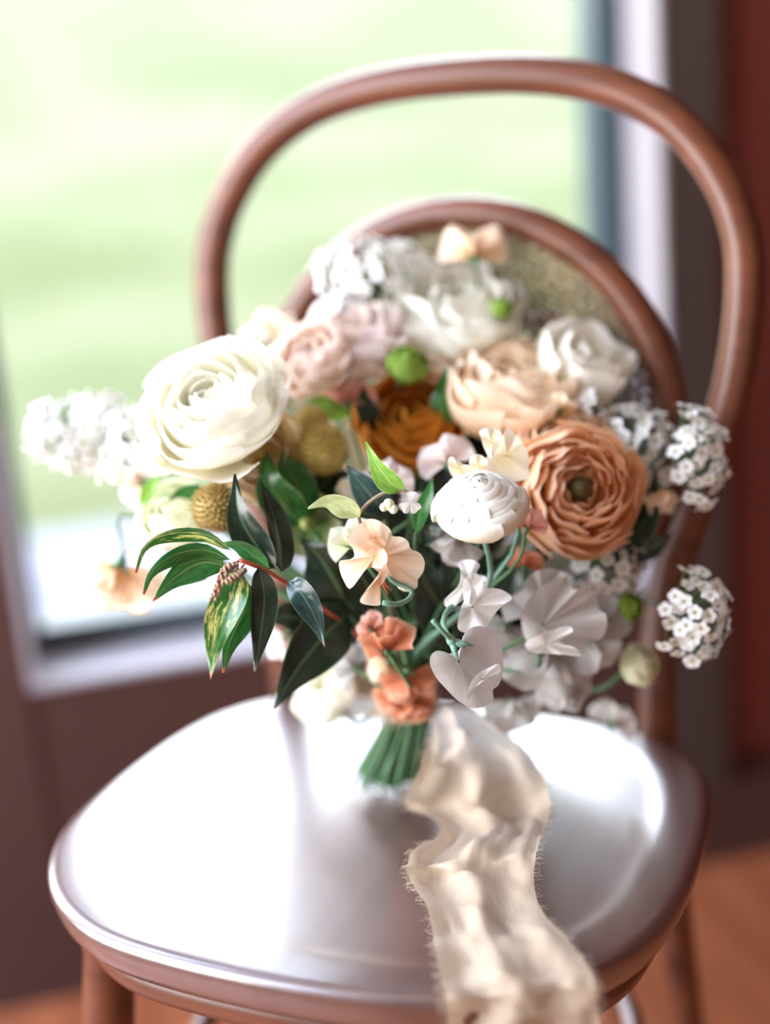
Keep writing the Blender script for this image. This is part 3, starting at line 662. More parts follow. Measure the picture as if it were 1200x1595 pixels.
# sweet peas: x, y, depth, face, up, size, label, mats, seed, kwargs
PEAS = [
 (826, 806, .89, (.1, .1, 1), (.3, 1, 0), .0145, 'small rosy pink sweet pea between white and golden ranunculus', sp_pink, 14, dict(ruf=.22)),
 (690, 702, .935, (-.2, .3, .9), (-.4, 1, 0), .022, 'pale pink sweet pea below the amber ranunculus', blush_pale, 15, dict(ruf=.2)),
 (608, 735, .93, (-.1, .4, .8), (.3, 1, 0), .020, 'pale pink sweet pea behind the bright green leaf tip', blush_pale, 16, dict(ruf=.2)),
 (655, 790, .925, (.2, .1, .9), (.8, 1, 0), .015, 'small white sweet pea behind the arching mauve twig', sp_white, 17, dict(ruf=.2)),
 (700, 850, .905, (-.3, -.1, .9), (-.6, -.5, 0), .022, 'white sweet pea greyed for shade under the white ranunculus', sp_white_shade, 18, dict(ruf=.12)),
 (540, 832, .885, (-.3, .2, .9), (-.5, .8, 0), .019, 'sage-white sweet pea bud petals behind the focused peach one', lime_pet, 19, dict(ruf=.12)),
 (596, 990, .90, (-.35, -.1, .9), (-.3, 1, 0), .022, 'coral peach sweet pea low in the centre of the bouquet', sp_coral, 20, dict(ruf=.2)),
 (572, 968, .905, (-.5, .1, .8), (-.7, 1, 0), .012, 'tiny dusty pink sweet pea beside the coral one', sp_pink, 21, dict(ruf=.15)),
 (640, 1072, .945, (.0, -.1, 1), (.2, -1, 0), .022, 'orange-coral sweet pea hanging over the stem binding', sp_coral, 22, dict(ruf=.2)),
 (600, 1050, .955, (-.2, -.1, 1), (-.4, -1, 0), .018, 'dusty peach sweet pea just left of the stem binding', sp_peach, 23, dict(ruf=.2)),
 (645, 1108, .955, (.0, -.1, 1), (.2, -1, 0), .019, 'small coral sweet pea lowest over the stem binding', sp_coral, 50, dict(ruf=.2)),
 (608, 1098, .958, (-.2, -.1, 1), (-.4, -1, 0), .016, 'small dusky peach sweet pea lowest at the left of the binding', sp_coral, 51, dict(ruf=.2)),
 (425, 500, 1.05, (-.4, .5, .7), (.3, 1, 0), .024, 'soft peach sweet pea standing out above the large white rose', sp_peach, 24, dict(ruf=.12)),
 (392, 520, 1.05, (-.6, .4, .6), (-.6, 1, 0), .016, 'small blush sweet pea at the top left edge of the bouquet', blush, 25, dict(ruf=.12)),
 (738, 374, 1.02, (-.05, .2, .95), (.0, 1, 0), .029, 'peach sweet pea rising highest before the cane ring', sp_peach, 26, dict(ruf=.2, notch=.3)),
 (855, 495, 1.055, (.2, .5, .8), (.2, 1, 0), .021, 'pale mauve-white sweet pea behind the white cupped rose', blush_pale, 27, dict(ruf=.1)),
 (800, 540, 1.03, (.1, .6, .7), (-.2, 1, 0), .022, 'pale blush sweet pea between the white ruffled and cream roses', blush_pale, 28, dict(ruf=.14)),
 (662, 600, 1.0, (.1, .6, .7), (.2, 1, 0), .020, 'peach-pink sweet pea right of the bright green bud', blush, 29, dict(ruf=.14)),
 (540, 610, .975, (-.1, .5, .8), (-.2, 1, 0), .022, 'salmon sweet pea under the pale blush rose', sp_pink, 30, dict(ruf=.14)),
 (178, 918, .965, (-.1, -.1, 1), (-.25, -1, 0), .036, 'drooping peach sweet pea on a thin stem, lowest at far left', sp_peach, 31, dict(ruf=.2)),
 (205, 745, .985, (-.4, .2, .8), (-.7, .3, 0), .020, 'blush pink sweet pea below the far left white umbels', blush, 32, dict(ruf=.14)),
 (240, 725, .97, (-.3, .1, .9), (-.2, -1, 0), .015, 'tiny blush sweet pea against the lower edge of the large rose', blush_pale, 33, dict(ruf=.14)),
 (1035, 780, .95, (.4, .1, .8), (.25, -1, 0), .019, 'peach sweet pea hanging by the chair arch on the right', sp_peach, 34, dict(ruf=.08, spread=1.1)),
 (838, 935, .93, (-.1, .5, .8), (.1, 1, 0), .026, 'white sweet pea greyed for shade behind the fluted white one', sp_white_shade, 36, dict(ruf=.16)),
 (845, 1045, .935, (.0, -.1, 1), (-.2, -1, 0), .036, 'broad white sweet pea greyed for shade, hanging above the seat', sp_white_shade, 37, dict(ruf=.14)),
 (930, 1020, .94, (.35, .0, .9), (.5, -.6, 0), .030, 'white sweet pea greyed for shade at the lower right edge', sp_white_shade, 38, dict(ruf=.16)),
 (780, 995, .935, (-.2, .1, .9), (-.5, -1, 0), .024, 'white sweet pea greyed for shade behind the heart-shaped petal', sp_white_shade, 39, dict(ruf=.14)),
 (880, 1090, .95, (.1, -.2, .9), (.1, -1, 0), .022, 'lowest white sweet pea greyed for shade, touching the silk ribbon', sp_white_shade, 40, dict(ruf=.16)),
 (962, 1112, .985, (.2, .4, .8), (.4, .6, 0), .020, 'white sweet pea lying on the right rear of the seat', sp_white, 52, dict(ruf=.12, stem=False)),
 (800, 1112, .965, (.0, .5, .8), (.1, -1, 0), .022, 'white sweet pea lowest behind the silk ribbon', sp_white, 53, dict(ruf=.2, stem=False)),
 (958, 945, .95, (.3, .2, .9), (.7, .7, 0), .022, 'small white sweet pea greyed for shade below the shaded umbel', sp_white_shade, 41, dict(ruf=.16)),
 (820, 868, .925, (-.1, .3, .9), (.2, 1, 0), .014, 'burnt orange sweet pea in the shade under the golden ranunculus', sp_coral, 42, dict(ruf=.16)),
 (440, 1010, .97, (-.3, .1, .9), (-.3, -1, 0), .019, 'pale blush sweet pea half hidden behind the hanging leaves', blush_pale, 43, dict(ruf=.14)),
 (540, 1030, .965, (-.4, .3, .8), (-.6, .4, 0), .02, 'white sweet pea greyed for shade behind the big dark leaf', sp_white_shade, 44, dict(ruf=.14)),
 (880, 628, .955, (.3, .4, .8), (.6, .8, 0), .016, 'dusky cream sweet pea tucked right of the cream rose', peach_rose, 45, dict(ruf=.16)),
]
for x, y, d, f, u, r, lab, mt, sd, kw in PEAS:
    sweet_pea(at(x, y, d), cdir(*f), cdir(u[0], u[1], .001), r, lab, mt, seed=sd, **kw)

# petals with a margin of their own: closed outline around a claw, rippled in depth
def shaped_petal(root, name, poly, c, dep, mat, amp=.002, freq=5, seed=0, tilt=(0, 0), cup=.0, nr=9, n=44, ridge=None):
    inv = root.matrix_world.inverted(); rs = random.Random(seed); ph, ph2 = rs.uniform(0, 6.28), rs.uniform(0, 6.28)
    k = len(poly); pl = [Vector((x, y, 0)) for x, y in poly]; cv = Vector((c[0], c[1], 0)); ring = []
    for q in range(n):
        u = q / n * k; i = int(u); t = u - i; a, b, c_, d = pl[i - 1], pl[i % k], pl[(i + 1) % k], pl[(i + 2) % k]
        ring.append(.5 * ((2 * b) + (c_ - a) * t + (2 * a - 5 * b + 4 * c_ - d) * t * t + (3 * b - a - 3 * c_ + d) * t ** 3))
    pts = []
    for j in range(nr + 1):
        q = .03 + .97 * j / nr
        for i in range(n):
            p = cv.lerp(ring[i], q); a = 2 * math.pi * i / n; dx, dy = (p.x - cv.x) / 2650, (p.y - cv.y) / 2650
            z = amp * q ** 1.8 * (math.sin(freq * a + ph) + .5 * math.sin(freq * 1.9 * a + ph2)) + tilt[0] * dx + tilt[1] * dy + cup * q * q
            if ridge:
                x0, y0, x1, y1, h = ridge; L = math.hypot(x1 - x0, y1 - y0); dd = abs((p.x - x0) * (y1 - y0) - (p.y - y0) * (x1 - x0)) / L
                tt = ((p.x - x0) * (x1 - x0) + (p.y - y0) * (y1 - y0)) / L / L
                if 0 < tt < 1.3: z -= h * math.exp(-(dd / 5) ** 2) * min(1, tt * 3)
            pts.append(inv @ at(p.x, p.y, dep + z))
    m = MB(); m.grid(pts, n, nr, uvs=1, closed_u=True); m.cap(range(n)); return m.build(name, mat, root)
def pea(x, y, d, label):
    return thing('sweet_pea', Matrix.Translation(at(x, y, d)), label, 'flower', FG)
def small_stem(root, pts, r, mat):
    inv = root.matrix_world.inverted(); m = MB(); m.tube([inv @ p for p in spline([at(*q) for q in pts], 12)], r, 8); return m.build('stem', mat, root)
t = pea(600, 880, .857, 'peach sweet pea with folded ruffled petals in sharp focus left of the white ranunculus')
shaped_petal(t, 'banner_petal', [(565, 813), (577, 808), (592, 812), (608, 824), (612, 835), (625, 836), (636, 843), (640, 855), (654, 861), (662, 875), (659, 892), (651, 903), (650, 915), (634, 922), (619, 915), (612, 898), (599, 897), (577, 881), (551, 855), (541, 842), (552, 824)], (594, 868), .857, sp_peach, .0032, 6, 3, tilt=(.3, .5))
shaped_petal(t, 'wing_petal', [(541, 841), (560, 849), (578, 846), (592, 850), (602, 861), (603, 876), (594, 886), (575, 884), (562, 897), (546, 917), (536, 905), (530, 890), (529, 874), (543, 872), (552, 866), (549, 852)], (584, 868), .849, sp_peach, .0022, 4, 5, tilt=(-.3, -.4))
shaped_petal(t, 'wing_petal', [(599, 878), (606, 889), (600, 903), (591, 917), (590, 930), (593, 942), (577, 943), (561, 937), (571, 919), (584, 903), (592, 890)], (594, 895), .846, sp_peach, .0018, 3, 6, tilt=(.5, .3))
shaped_petal(t, 'keel_petal', [(572, 818), (584, 822), (592, 834), (600, 846), (596, 856), (580, 850), (566, 838)], (585, 838), .850, sp_peach, .0016, 2, 7)
m = MB()
for k in range(5): m.tube([Vector((0, 0, 0)) + (t.matrix_world.inverted() @ at(596, 905, .852)), t.matrix_world.inverted() @ at(598 + k * 3, 915 + (k % 3) * 5, .852)], .0006, 5)
m.build('stamens', sp_coral, t)
small_stem(t, [(604, 890, .864), (612, 905, .866), (640, 918, .868), (638, 932, .866), (620, 941, .862), (597, 939, .858)], .0016, stem_b)
t = pea(745, 930, .877, 'white sweet pea with curled ruffles hanging below the white ranunculus')
shaped_petal(t, 'banner_petal', [(715, 875), (735, 872), (748, 880), (743, 893), (757, 898), (758, 912), (740, 925), (722, 935), (700, 948), (692, 935), (712, 915), (718, 895)], (730, 905), .879, sp_white, .0035, 4, 8)
shaped_petal(t, 'wing_petal', [(735, 920), (765, 916), (785, 920), (798, 932), (782, 944), (770, 958), (758, 975), (735, 986), (714, 980), (716, 955), (722, 938)], (735, 945), .872, sp_white, .003, 4, 9)
shaped_petal(t, 'wing_petal', [(722, 905), (738, 893), (752, 905), (748, 925), (738, 940), (724, 936)], (735, 915), .870, sp_white, .002, 3, 10)
small_stem(t, [(718, 950, .878), (705, 945, .876), (695, 955, .872), (690, 972, .868)], .0017, stem_b)
t = pea(785, 700, .885, 'small cream sweet pea perched on top of the white ranunculus')
for nm, pl, c_, d_ in (('banner_petal', [(785, 674), (792, 667), (802, 675), (812, 690), (822, 702), (824, 725), (818, 748), (760, 746), (752, 722), (765, 705), (776, 692)], (790, 710), .887),
                       ('wing_petal', [(747, 672), (757, 667), (768, 666), (780, 673), (781, 690), (771, 705), (764, 713), (755, 700), (750, 685)], (766, 688), .880),
                       ('wing_petal', [(732, 717), (740, 708), (752, 710), (760, 722), (758, 740), (738, 740), (731, 728)], (745, 725), .882),
                       ('keel_petal', [(698, 716), (706, 712), (720, 722), (735, 728), (735, 748), (710, 746), (699, 730)], (716, 730), .886)):
    shaped_petal(t, nm, pl, c_, d_, cream, .0016, 4, int(c_[0]), n=32, nr=6)
add_stem(t, at(800, 740, .892), cdir(0, .9, .2), stem_b, .0014)
t = pea(885, 960, .90, 'large white sweet pea with fluted ruffles at lower right')
shaped_petal(t, 'banner_petal', [(812, 960), (830, 925), (858, 905), (880, 900), (893, 918), (908, 915), (918, 928), (930, 930), (933, 948), (945, 958), (944, 982), (935, 996), (918, 1000), (905, 1015), (875, 1008), (850, 1005), (822, 1000)], (845, 975), .905, sp_white_shade, .0040, 4, 35, nr=10, n=64)  # shade put into the banner's grey on a white flower
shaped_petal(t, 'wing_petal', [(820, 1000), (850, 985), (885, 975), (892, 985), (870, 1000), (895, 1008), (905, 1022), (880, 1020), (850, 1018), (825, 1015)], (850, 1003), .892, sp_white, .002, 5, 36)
shaped_petal(t, 'wing_petal', [(815, 915), (830, 893), (855, 885), (880, 893), (885, 915), (868, 940), (845, 955), (820, 945)], (845, 930), .912, sp_white_shade, .003, 5, 37)
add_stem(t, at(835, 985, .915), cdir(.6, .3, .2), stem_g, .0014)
# the white sweet pea seen from behind: heart-shaped banner hanging from its calyx, petals greyed for shade
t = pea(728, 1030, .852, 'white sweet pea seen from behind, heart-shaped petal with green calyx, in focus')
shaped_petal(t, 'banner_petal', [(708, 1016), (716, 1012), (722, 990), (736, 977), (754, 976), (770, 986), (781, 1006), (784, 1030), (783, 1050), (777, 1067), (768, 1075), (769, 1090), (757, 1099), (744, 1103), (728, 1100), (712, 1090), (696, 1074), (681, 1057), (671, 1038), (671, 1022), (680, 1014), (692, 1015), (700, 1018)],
             (714, 1030), .852, sp_white_shade, .0010, 4, 11, tilt=(.25, .2), cup=.004, nr=14, n=72, ridge=(712, 1030, 742, 1088, .0)) 
shaped_petal(t, 'wing_petal', [(728, 1088), (732, 1066), (746, 1048), (766, 1038), (778, 1034), (780, 1046), (768, 1056), (752, 1062), (740, 1072), (734, 1086)], (750, 1058), .8485, sp_white_shade, .0007, 3, 12, nr=6, n=36)
inv = t.matrix_world.inverted(); m = MB()
for tip, w_ in (((714, 1030, .846), .0019), ((739, 1006, .846), .0017), ((722, 1000, .848), .0015), ((700, 1000, .847), .0015), ((726, 1010, .845), .0015)):
    m.tube([inv @ at(704, 998, .8475), inv @ at((704 + tip[0]) / 2, (998 + tip[1]) / 2, .846), inv @ at(*tip)], [w_ * 1.2, w_, .0002], 6)
m.tube([inv @ at(698, 990, .846), inv @ at(704, 998, .847), inv @ at(709, 1008, .849)], [.0016, .0032, .0022], 8)
m.build('calyx', stem_b, t)
small_stem(t, [(702, 996, .846), (688, 981, .841), (674, 966, .839)], .0015, stem_b)
small_stem(t, [(700, 992, .847), (692, 975, .855), (694, 958, .868), (706, 948, .878), (722, 950, .89)], .0016, stem_b)

# umbels of small white flowers
for x, y, d, f, r, n_, lab, fl_, st in (
    (577, 412, 1.03, (-.1, .7, .7), .034, 46, 'large white umbel at the top left of the bouquet before the cane ring', .5, (1.15, .85)),
    (530, 480, 1.02, (-.3, .7, .6), .020, 22, 'small white umbel above the pale blush rose', .6, (1, 1)),
    (1000, 695, .965, (.3, .2, .9), .027, 34, 'round white umbel right of the golden ranunculus', .6, (1, 1)),
    (1092, 706, .945, (.5, .1, .8), .026, 32, 'tall white umbel standing out farthest right beside the chair arch', .6, (.75, 1.2)),
    (1085, 962, .925, (.5, -.1, .8), .026, 34, 'white umbel seen from the side at the lower right', .9, (.9, 1.2)),
    (128, 650, 1.0, (-.4, .5, .8), .024, 26, 'white umbel at the far left against the lawn', .6, (1.2, .8)),
    (62, 668, .99, (-.7, .2, .7), .015, 14, 'outermost white floret cluster at far left', .7, (.8, 1.4)),
    (185, 690, .985, (-.4, .3, .8), .026, 28, 'white umbel touching the left side of the large white rose', .6, (1.1, .9)),
    (105, 700, .99, (-.4, -.1, .8), .021, 20, 'low white umbel below the far left pair', .6, (1.2, .7)),
    (948, 885, .955, (.3, .0, .9), .026, 26, 'shaded greyish umbel below the golden ranunculus', .6, (1, 1)),
    (925, 640, .965, (.3, .3, .9), .013, 10, 'small floret cluster between cream rose and round umbel', .6, (1, 1))):
    umbel(at(x, y, d), cdir(*f), r, n_, lab, seed=int(x), flat=fl_, stretch=st)

# seed pods
def pod(loc, face, Rr, label, mat, seed):
    M = frame(loc, face); root = thing('scabiosa_pod', M, label, 'flower', FG)
    m = MB(); m.ball((0, 0, 0), Rr * .86, 16); m.build('pod_core', mat, root)
    b = MB(); N = 260
    for k in range(N):
        z = 1 - 2 * (k + .5) / N; rr = math.sqrt(1 - z * z); a = k * 2.39996
        d = Vector((rr * math.cos(a), rr * math.sin(a), z)); s_ = d.orthogonal().normalized(); t_ = d.cross(s_)
        q = random.uniform(.96, 1.12); v0 = len(b.v)
        w = Rr * .075
        b.v += [d * Rr * .84 + s_ * w, d * Rr * .84 + t_ * w, d * Rr * .84 - s_ * w, d * Rr * .84 - t_ * w, d * Rr * q]
        for f in ((0, 1, 4), (1, 2, 4), (2, 3, 4), (3, 0, 4)): b.f.append(tuple(v0 + x for x in f)); b.uv.append(((0, 0),) * 3)
    o = b.build('bracts', mat, root, False); o['kind'] = 'stuff'
    add_stem(root, M @ Vector((0, 0, -Rr * .8)), M.to_3x3() @ Vector((0, 0, 1)), stem_g, .0015)
pod(at(336, 792, .915), cdir(-.1, .3, .9), .0165, 'round tan seed pod beside the dark upright leaves', pod_m, 1)
pod(at(503, 700, .94), cdir(-.1, .4, .9), .0175, 'round yellow-green seed pod left of the amber ranunculus', pod_y, 2)
pod(at(486, 660, .955), cdir(-.1, .6, .7), .012, 'small pale yellow seed pod above the round yellow-green one', pod_y, 3)

# ------------------------------------------------------------------ foliage
def sprig(name, label, loc, stem_pts, smat, leaves, r=.0014):
    root = thing(name, Matrix.Translation(loc), label, 'foliage', 'leaf sprigs of the bouquet'); inv = root.matrix_world.inverted()
    m = MB(); m.tube([inv @ p for p in spline(stem_pts, 16)], r, 7); m.build('stem', smat, root)
    for pts, w, mt, roll, fold in leaves:
        leaf_part(root, [at(*p) for p in pts], w, mt, fold, roll)
    return root
node = at(412, 888, .862)
lv = sprig('leucothoe_sprig', 'glossy variegated leaf sprig with red twig and bud tassel at front left, in focus', node,
  [at(372, 872, .855), at(395, 880, .858), at(425, 895, .87), at(520, 960, .92), BIND + Vector((0, 0, .02)), BIND, FOOT], stem_r, [
  ([(362, 858, .862), (318, 832, .862), (262, 832, .862), (226, 852, .86), (212, 892, .858)], .0115, var_leaf, .9, .3),
  ([(360, 872, .856), (315, 856, .855), (268, 866, .852), (236, 892, .85), (224, 926, .848)], .0130, mid_leaf, .75, .3),
  ([(352, 882, .86), (315, 876, .86), (275, 898, .858), (238, 936, .856)], .019, mid_leaf, .35, .25),
  ([(372, 890, .852), (360, 930, .845), (338, 985, .842), (328, 1058, .840)], .0205, var_leaf, -.3, .2),
  ([(385, 905, .866), (380, 950, .862), (358, 1000, .86), (348, 1048, .86)], .0165, mid_leaf, .5, .25),
  ([(404, 884, .856), (412, 930, .848), (406, 990, .846), (397, 1046, .845)], .0155, dk_green, .1, .2),
  ([(430, 885, .872), (400, 850, .876), (372, 800, .878), (366, 738, .878)], .0205, dk_green, .3, .35),
  ([(440, 890, .88), (436, 850, .885), (425, 800, .886), (405, 745, .89)], .018, dk_green, -.6, .35),
  ([(450, 905, .875), (470, 925, .868), (490, 960, .866), (506, 1008, .865)], .0165, blue_leaf, -.3, .2),
  ([(420, 885, .87), (395, 865, .87), (370, 850, .872), (340, 846, .875)], .010, mid_leaf, .4, .3)])
inv = lv.matrix_world.inverted()
for p0, p1, p2 in (((372, 874, .850), (352, 885, .842), (333, 930, .840)), ((380, 880, .850), (370, 892, .842), (352, 905, .838))):
    path = spline([at(*p0), at(*p1), at(*p2)], 14); m = MB(); m.tube([inv @ p for p in path], .0007, 5)
    ra = m.build('bud_tassel', stem_r, lv)
    b = MB()
    for k, p in enumerate(path[3:]):
        for q in range(4):
            a = q * 1.57 + k * .8; d = (RT * math.cos(a) - FW * math.sin(a)).normalized() * .0022 - UP * .0012
            b.ball(inv @ (p + d), .0013 - .00004 * k, 6, (1, 1, 1.5))
    bo = b.build('buds', bud_m, ra); bo['kind'] = 'stuff'

m1 = [
 ('dark_leaf_sprig', 'broad near-black leaves filling the shade at lower left centre', (500, 960, .93), dk_green, stem_d,
  [([(545, 955, .93), (510, 985, .915), (465, 1040, .905), (426, 1104, .90)], .034, dk_green, .2, .2),
   ([(560, 960, .94), (530, 920, .925), (500, 870, .92), (470, 840, .92)], .036, dk_green, .3, .2),
   ([(560, 980, .95), (500, 975, .94), (450, 960, .93), (405, 965, .925)], .026, dk_green, -.4, .2),
   ([(570, 960, .94), (560, 900, .93), (540, 850, .925), (545, 800, .93)], .03, dk_green, -.3, .2)]),
 ('blue_green_leaf_sprig', 'bluish green rounded leaf behind the bright green leaf', (570, 790, .92), blue_leaf, stem_d,
  [([(600, 800, .92), (585, 780, .905), (560, 750, .90), (540, 725, .90)], .019, blue_leaf, .2, .2),
   ([(600, 810, .92), (570, 800, .915), (535, 800, .915), (505, 790, .915)], .017, dk_green, .5, .2)]),
 ('green_leaf_sprig', 'fresh green leaves between the large rose and the yellow pod', (440, 760, .94), mid_leaf, stem_d,
  [([(470, 820, .94), (445, 790, .925), (420, 750, .92), (415, 700, .925)], .026, mid_leaf, .3, .2),
   ([(480, 810, .94), (470, 770, .93), (450, 730, .93), (440, 700, .935)], .024, mid_leaf, -.5, .2),
   ([(500, 800, .95), (495, 770, .945), (520, 740, .945), (550, 740, .95)], .02, dk_green, .4, .2)]),
 ('shaded_leaf_sprig', 'dark leaves under the golden ranunculus and shade-greyed sweet peas', (810, 960, .96), dk_green, stem_d,
  [([(780, 1010, .96), (790, 960, .945), (800, 910, .94), (815, 850, .94)], .034, dk_green, .2, .2),
   ([(780, 1020, .97), (840, 980, .955), (890, 950, .95), (950, 930, .95)], .032, mid_leaf, .3, .2),
   ([(760, 1020, .96), (740, 960, .945), (715, 900, .94), (690, 840, .935)], .036, dk_green, -.2, .2),
   ([(760, 1000, .97), (700, 960, .96), (660, 900, .95), (640, 830, .945)], .036, dk_green, .2, .2)]),
 ('dark_leaf_sprig', 'dark pointed leaf behind the hanging peach sweet pea at right', (1000, 840, .965), dk_green, stem_d,
  [([(960, 860, .965), (990, 830, .955), (1012, 800, .95), (1022, 730, .95)], .022, dk_green, .3, .2),
   ([(940, 880, .97), (980, 860, .96), (1020, 850, .955), (1050, 830, .955)], .018, dk_green, -.3, .2)]),
 ('narrow_leaf_sprig', 'narrow dark green leaf tips left of the white ranunculus', (660, 800, .90), dk_green, stem_d,
  [([(648, 830, .90), (655, 800, .89), (668, 770, .885), (675, 742, .885)], .009, mid_leaf, .2, .2),
   ([(660, 850, .91), (672, 820, .90), (690, 790, .90), (700, 760, .90)], .014, dk_green, .4, .2)]),
 ('upper_leaf_sprig', 'green leaves between the amber ranunculus and cream rose', (690, 620, .99), mid_leaf, stem_d,
  [([(700, 680, .99), (690, 650, .975), (688, 610, .97), (700, 560, .975)], .016, mid_leaf, .7, .2),
   ([(600, 680, .99), (580, 650, .975), (565, 620, .97), (560, 590, .975)], .016, dk_green, .4, .2),
   ([(545, 650, .98), (520, 640, .965), (500, 625, .965), (475, 628, .965)], .013, lime_leaf, .4, .2)]),
 ('left_leaf_sprig', 'small fresh leaves poking out below the large white rose', (240, 770, .97), mid_leaf, stem_g,
  [([(225, 800, .965), (232, 780, .96), (240, 755, .958), (252, 738, .958)], .013, lime_leaf, .3, .2),
   ([(330, 770, .95), (305, 765, .945), (280, 768, .945), (262, 780, .945)], .010, mid_leaf, .5, .2)]),
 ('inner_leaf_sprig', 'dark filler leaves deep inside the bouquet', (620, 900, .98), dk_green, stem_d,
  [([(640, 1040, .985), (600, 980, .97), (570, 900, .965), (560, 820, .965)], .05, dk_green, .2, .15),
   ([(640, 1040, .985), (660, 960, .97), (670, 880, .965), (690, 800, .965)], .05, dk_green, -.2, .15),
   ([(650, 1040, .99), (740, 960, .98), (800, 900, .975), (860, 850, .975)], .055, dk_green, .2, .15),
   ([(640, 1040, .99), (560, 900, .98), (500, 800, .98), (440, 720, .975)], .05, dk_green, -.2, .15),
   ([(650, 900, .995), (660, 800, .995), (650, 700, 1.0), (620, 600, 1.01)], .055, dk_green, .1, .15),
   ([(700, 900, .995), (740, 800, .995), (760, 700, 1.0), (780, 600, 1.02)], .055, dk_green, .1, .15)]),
]
for nm, lab, c, mt, smt, lf in m1:
    base = at(*lf[0][0][0])
    sprig(nm, lab, at(*c), [base, base.lerp(BIND, .5) + FW * .02, BIND + Vector((0, 0, .02)), BIND, FOOT + Vector((random.uniform(-.012, .012), 0, 0))], smt, lf)
# the arching twig with lime leaf, pale leaf and tiny buds
tw = sprig('arching_twig', 'thin arching twig with bright lime leaf and tiny white buds, in focus', at(600, 775, .865),
  [at(645, 772, .862), at(620, 762, .862), at(590, 772, .862), at(566, 792, .864), at(560, 812, .87), at(590, 870, .91), BIND], stem_t,
  [([(628, 765, .862), (608, 750, .858), (588, 725, .856), (570, 688, .855)], .0135, lime_leaf, .45, .35),
   ([(560, 806, .865), (540, 790, .862), (510, 780, .862), (480, 792, .864)], .0135, pale_leaf, .5, .3),
   ([(628, 764, .866), (610, 758, .868), (590, 748, .87), (575, 735, .872)], .006, dk_green, .4, .3)], r=.0011)
inv = tw.matrix_world.inverted()
for p, r_ in (((606, 786, .858), .0035), ((613, 793, .858), .0028), ((598, 790, .858), .0025)):
    m = MB(); m.ball(inv @ at(*p), r_, 10, (1, .8, 1.1)); b_ = m.build('bud', noise_mat('white_bud', srgb(222, 222, 170), srgb(250, 248, 230), 200, .5), tw)
for k, (x, y) in enumerate(((632, 790), (648, 792), (641, 776))):
    f = fan_mesh(sp_white, .0075, .7, .0005, 4, .1, .2, 60 + k, na=8, nr=4); o = link('bud_petal', f, tw)
    o.matrix_world = frame(at(639, 782, .858), cdir(0, .2, 1), cdir((x - 639) / 10, -(y - 783) / 10, 0))
# thin stem carrying the drooping far-left sweet pea
m = MB(); m.tube(spline([at(176, 885, .975), at(205, 850, .972), at(235, 805, .97), at(262, 782, .965), at(380, 850, .97), BIND], 20), .0009, 6)
tag(m.build('thin_flower_stem', stem_t), 'thin dark stem reaching out to the drooping far left sweet pea', 'stem', FG)

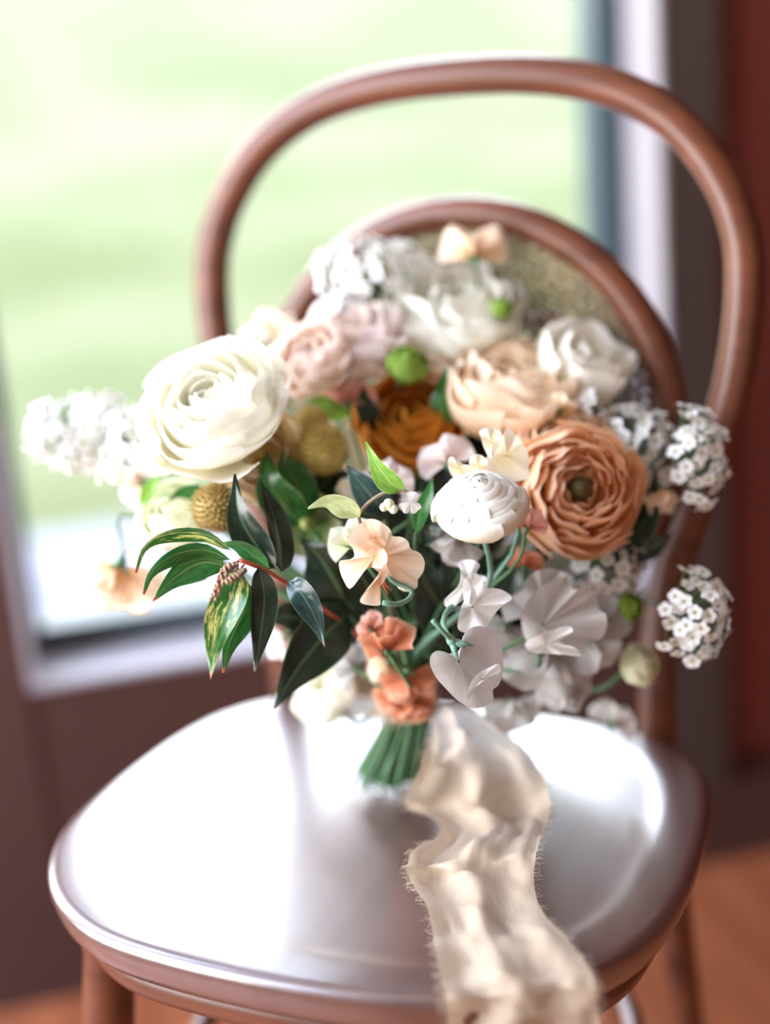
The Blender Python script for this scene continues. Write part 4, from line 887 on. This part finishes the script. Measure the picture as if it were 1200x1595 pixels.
# ------------------------------------------------------------------ ribbon
rib = thing('silk_ribbon', Matrix.Translation(BIND), 'cream silk ribbon wrapped round the stems, tails trailing over the seat edge', 'ribbon')
rinv = rib.matrix_world.inverted()
m = MB(); rows = []
for j in range(13):
    z = -.006 + .034 * j / 12
    for i in range(32):
        a = 2 * math.pi * i / 32; rr = .0185 + .0012 * math.sin(j * 1.6 + a) + .0007 * math.sin(3 * a + j)
        c = (FOOT - BIND) * (-z / .1 if z < 0 else -z / .16)
        rows.append(Vector((math.cos(a) * rr, math.sin(a) * rr, z)) + Vector((c.x * 1.0, c.y * 1.0, 0)) * .5)
m.grid(rows, 32, 12, closed_u=True); m.build('stem_wrap', silk, rib)
def ribbon(name, rows, nu=22, sub=5, wr=.004, seed=0, fray=True, folds=4):
    """rows: (left point, right point, fold amplitude); wrinkles push along the strip's normal"""
    rs = random.Random(seed)
    Ls = spline([r_[0] for r_ in rows], (len(rows) - 1) * sub); Rs = spline([r_[1] for r_ in rows], (len(rows) - 1) * sub)
    am = [r_[2] for r_ in rows]; pts = []; n = len(Ls) - 1
    for k in range(n + 1):
        a, b = Ls[k], Rs[k]; x = k / sub; i0 = min(int(x), len(am) - 2); amp = am[i0] + (am[i0 + 1] - am[i0]) * (x - i0)
        t = (Ls[min(k + 1, n)] + Rs[min(k + 1, n)] - Ls[max(k - 1, 0)] - Rs[max(k - 1, 0)]).normalized()
        nrm = (b - a).cross(t).normalized()
        if nrm.dot(CAM - a) < 0: nrm = -nrm
        for i in range(nu + 1):
            u = i / nu
            w = math.sin(u * folds * 3.14 + seed + .9 * math.sin(k * .35)) * .6 + noise.noise(Vector((u * 4, k * .28, seed))) * 1.2
            pts.append(rinv @ (a.lerp(b, u) + nrm * amp * 1.6 * w * math.sin(math.pi * min(1, .12 + u * .88) ** .8) + nrm * amp * .55 * noise.noise(Vector((u * 11, k * .75, seed + 3)))))
    m = MB(); m.grid(pts, nu, n, uvs=1); o = m.build(name, silk, rib)
    if fray:
        f = MB(); c = nu + 1
        for k in range(0, n):
            for e_, d_ in ((0, 1), (nu, nu - 1)):
                for q in range(5):
                    tt = rs.random(); a = pts[k * c + e_].lerp(pts[(k + 1) * c + e_], tt); out = (pts[k * c + e_] - pts[k * c + d_]).normalized()
                    L = rs.uniform(.001, .005)
                    p1 = a + out * L * .6 + Vector((rs.uniform(-1, 1), rs.uniform(-1, 1), rs.uniform(-1, .3))) * .0008
                    p2 = a + out * L + Vector((rs.uniform(-1, 1), rs.uniform(-1, 1), rs.uniform(-1.2, .2))) * .0018
                    f.tube([a, p1, p2], .00013, 3, caps=False)
        fo = f.build('frayed_threads', silk, o); fo['kind'] = 'stuff'
    return o
def sp(x, y, h): return onz(x, y, SZ + h)
HL, HR_ = sp(696, 1562, .001), sp(932, 1550, .001)
ribbon('ribbon_tail', [
    (at(672, 1100, .965), at(715, 1095, .968), .001),
    (at(672, 1140, .945), at(775, 1130, .955), .006),
    (at(652, 1195, .925), at(835, 1190, .935), .012),
    (sp(632, 1252, .012), sp(858, 1250, .022), .008),
    (sp(690, 1290, .010), sp(852, 1285, .008), .007),
    (sp(640, 1338, .016), sp(838, 1320, .020), .008),
    (sp(640, 1372, .005), sp(832, 1372, .010), .005),
    (sp(668, 1425, .006), sp(845, 1420, .008), .005),
    (sp(678, 1480, .006), sp(885, 1462, .012), .005),
    (sp(688, 1530, .006), sp(918, 1508, .008), .004),
    (sp(694, 1552, .004), sp(928, 1538, .004), .004),
    (HL - Vector((0, 0, .008)), HR_ - Vector((0, 0, .008)), .004),
    (HL - Vector((0, .002, .03)), HR_ - Vector((0, .002, .03)), .006),
    (HL - Vector((0, 0, .08)), HR_ - Vector((0, 0, .09)), .008)], wr=.004, seed=2)
ribbon('ribbon_loop', [
    (at(622, 1105, .985), at(625, 1125, .975), .001),
    (at(590, 1075, .985), at(598, 1125, .975), .003),
    (at(558, 1038, .99), at(572, 1115, .98), .003),
    (at(530, 1060, 1.0), at(530, 1120, .99), .003),
    (at(500, 1075, 1.0), at(500, 1115, 1.0), .002)], nu=12, seed=8)
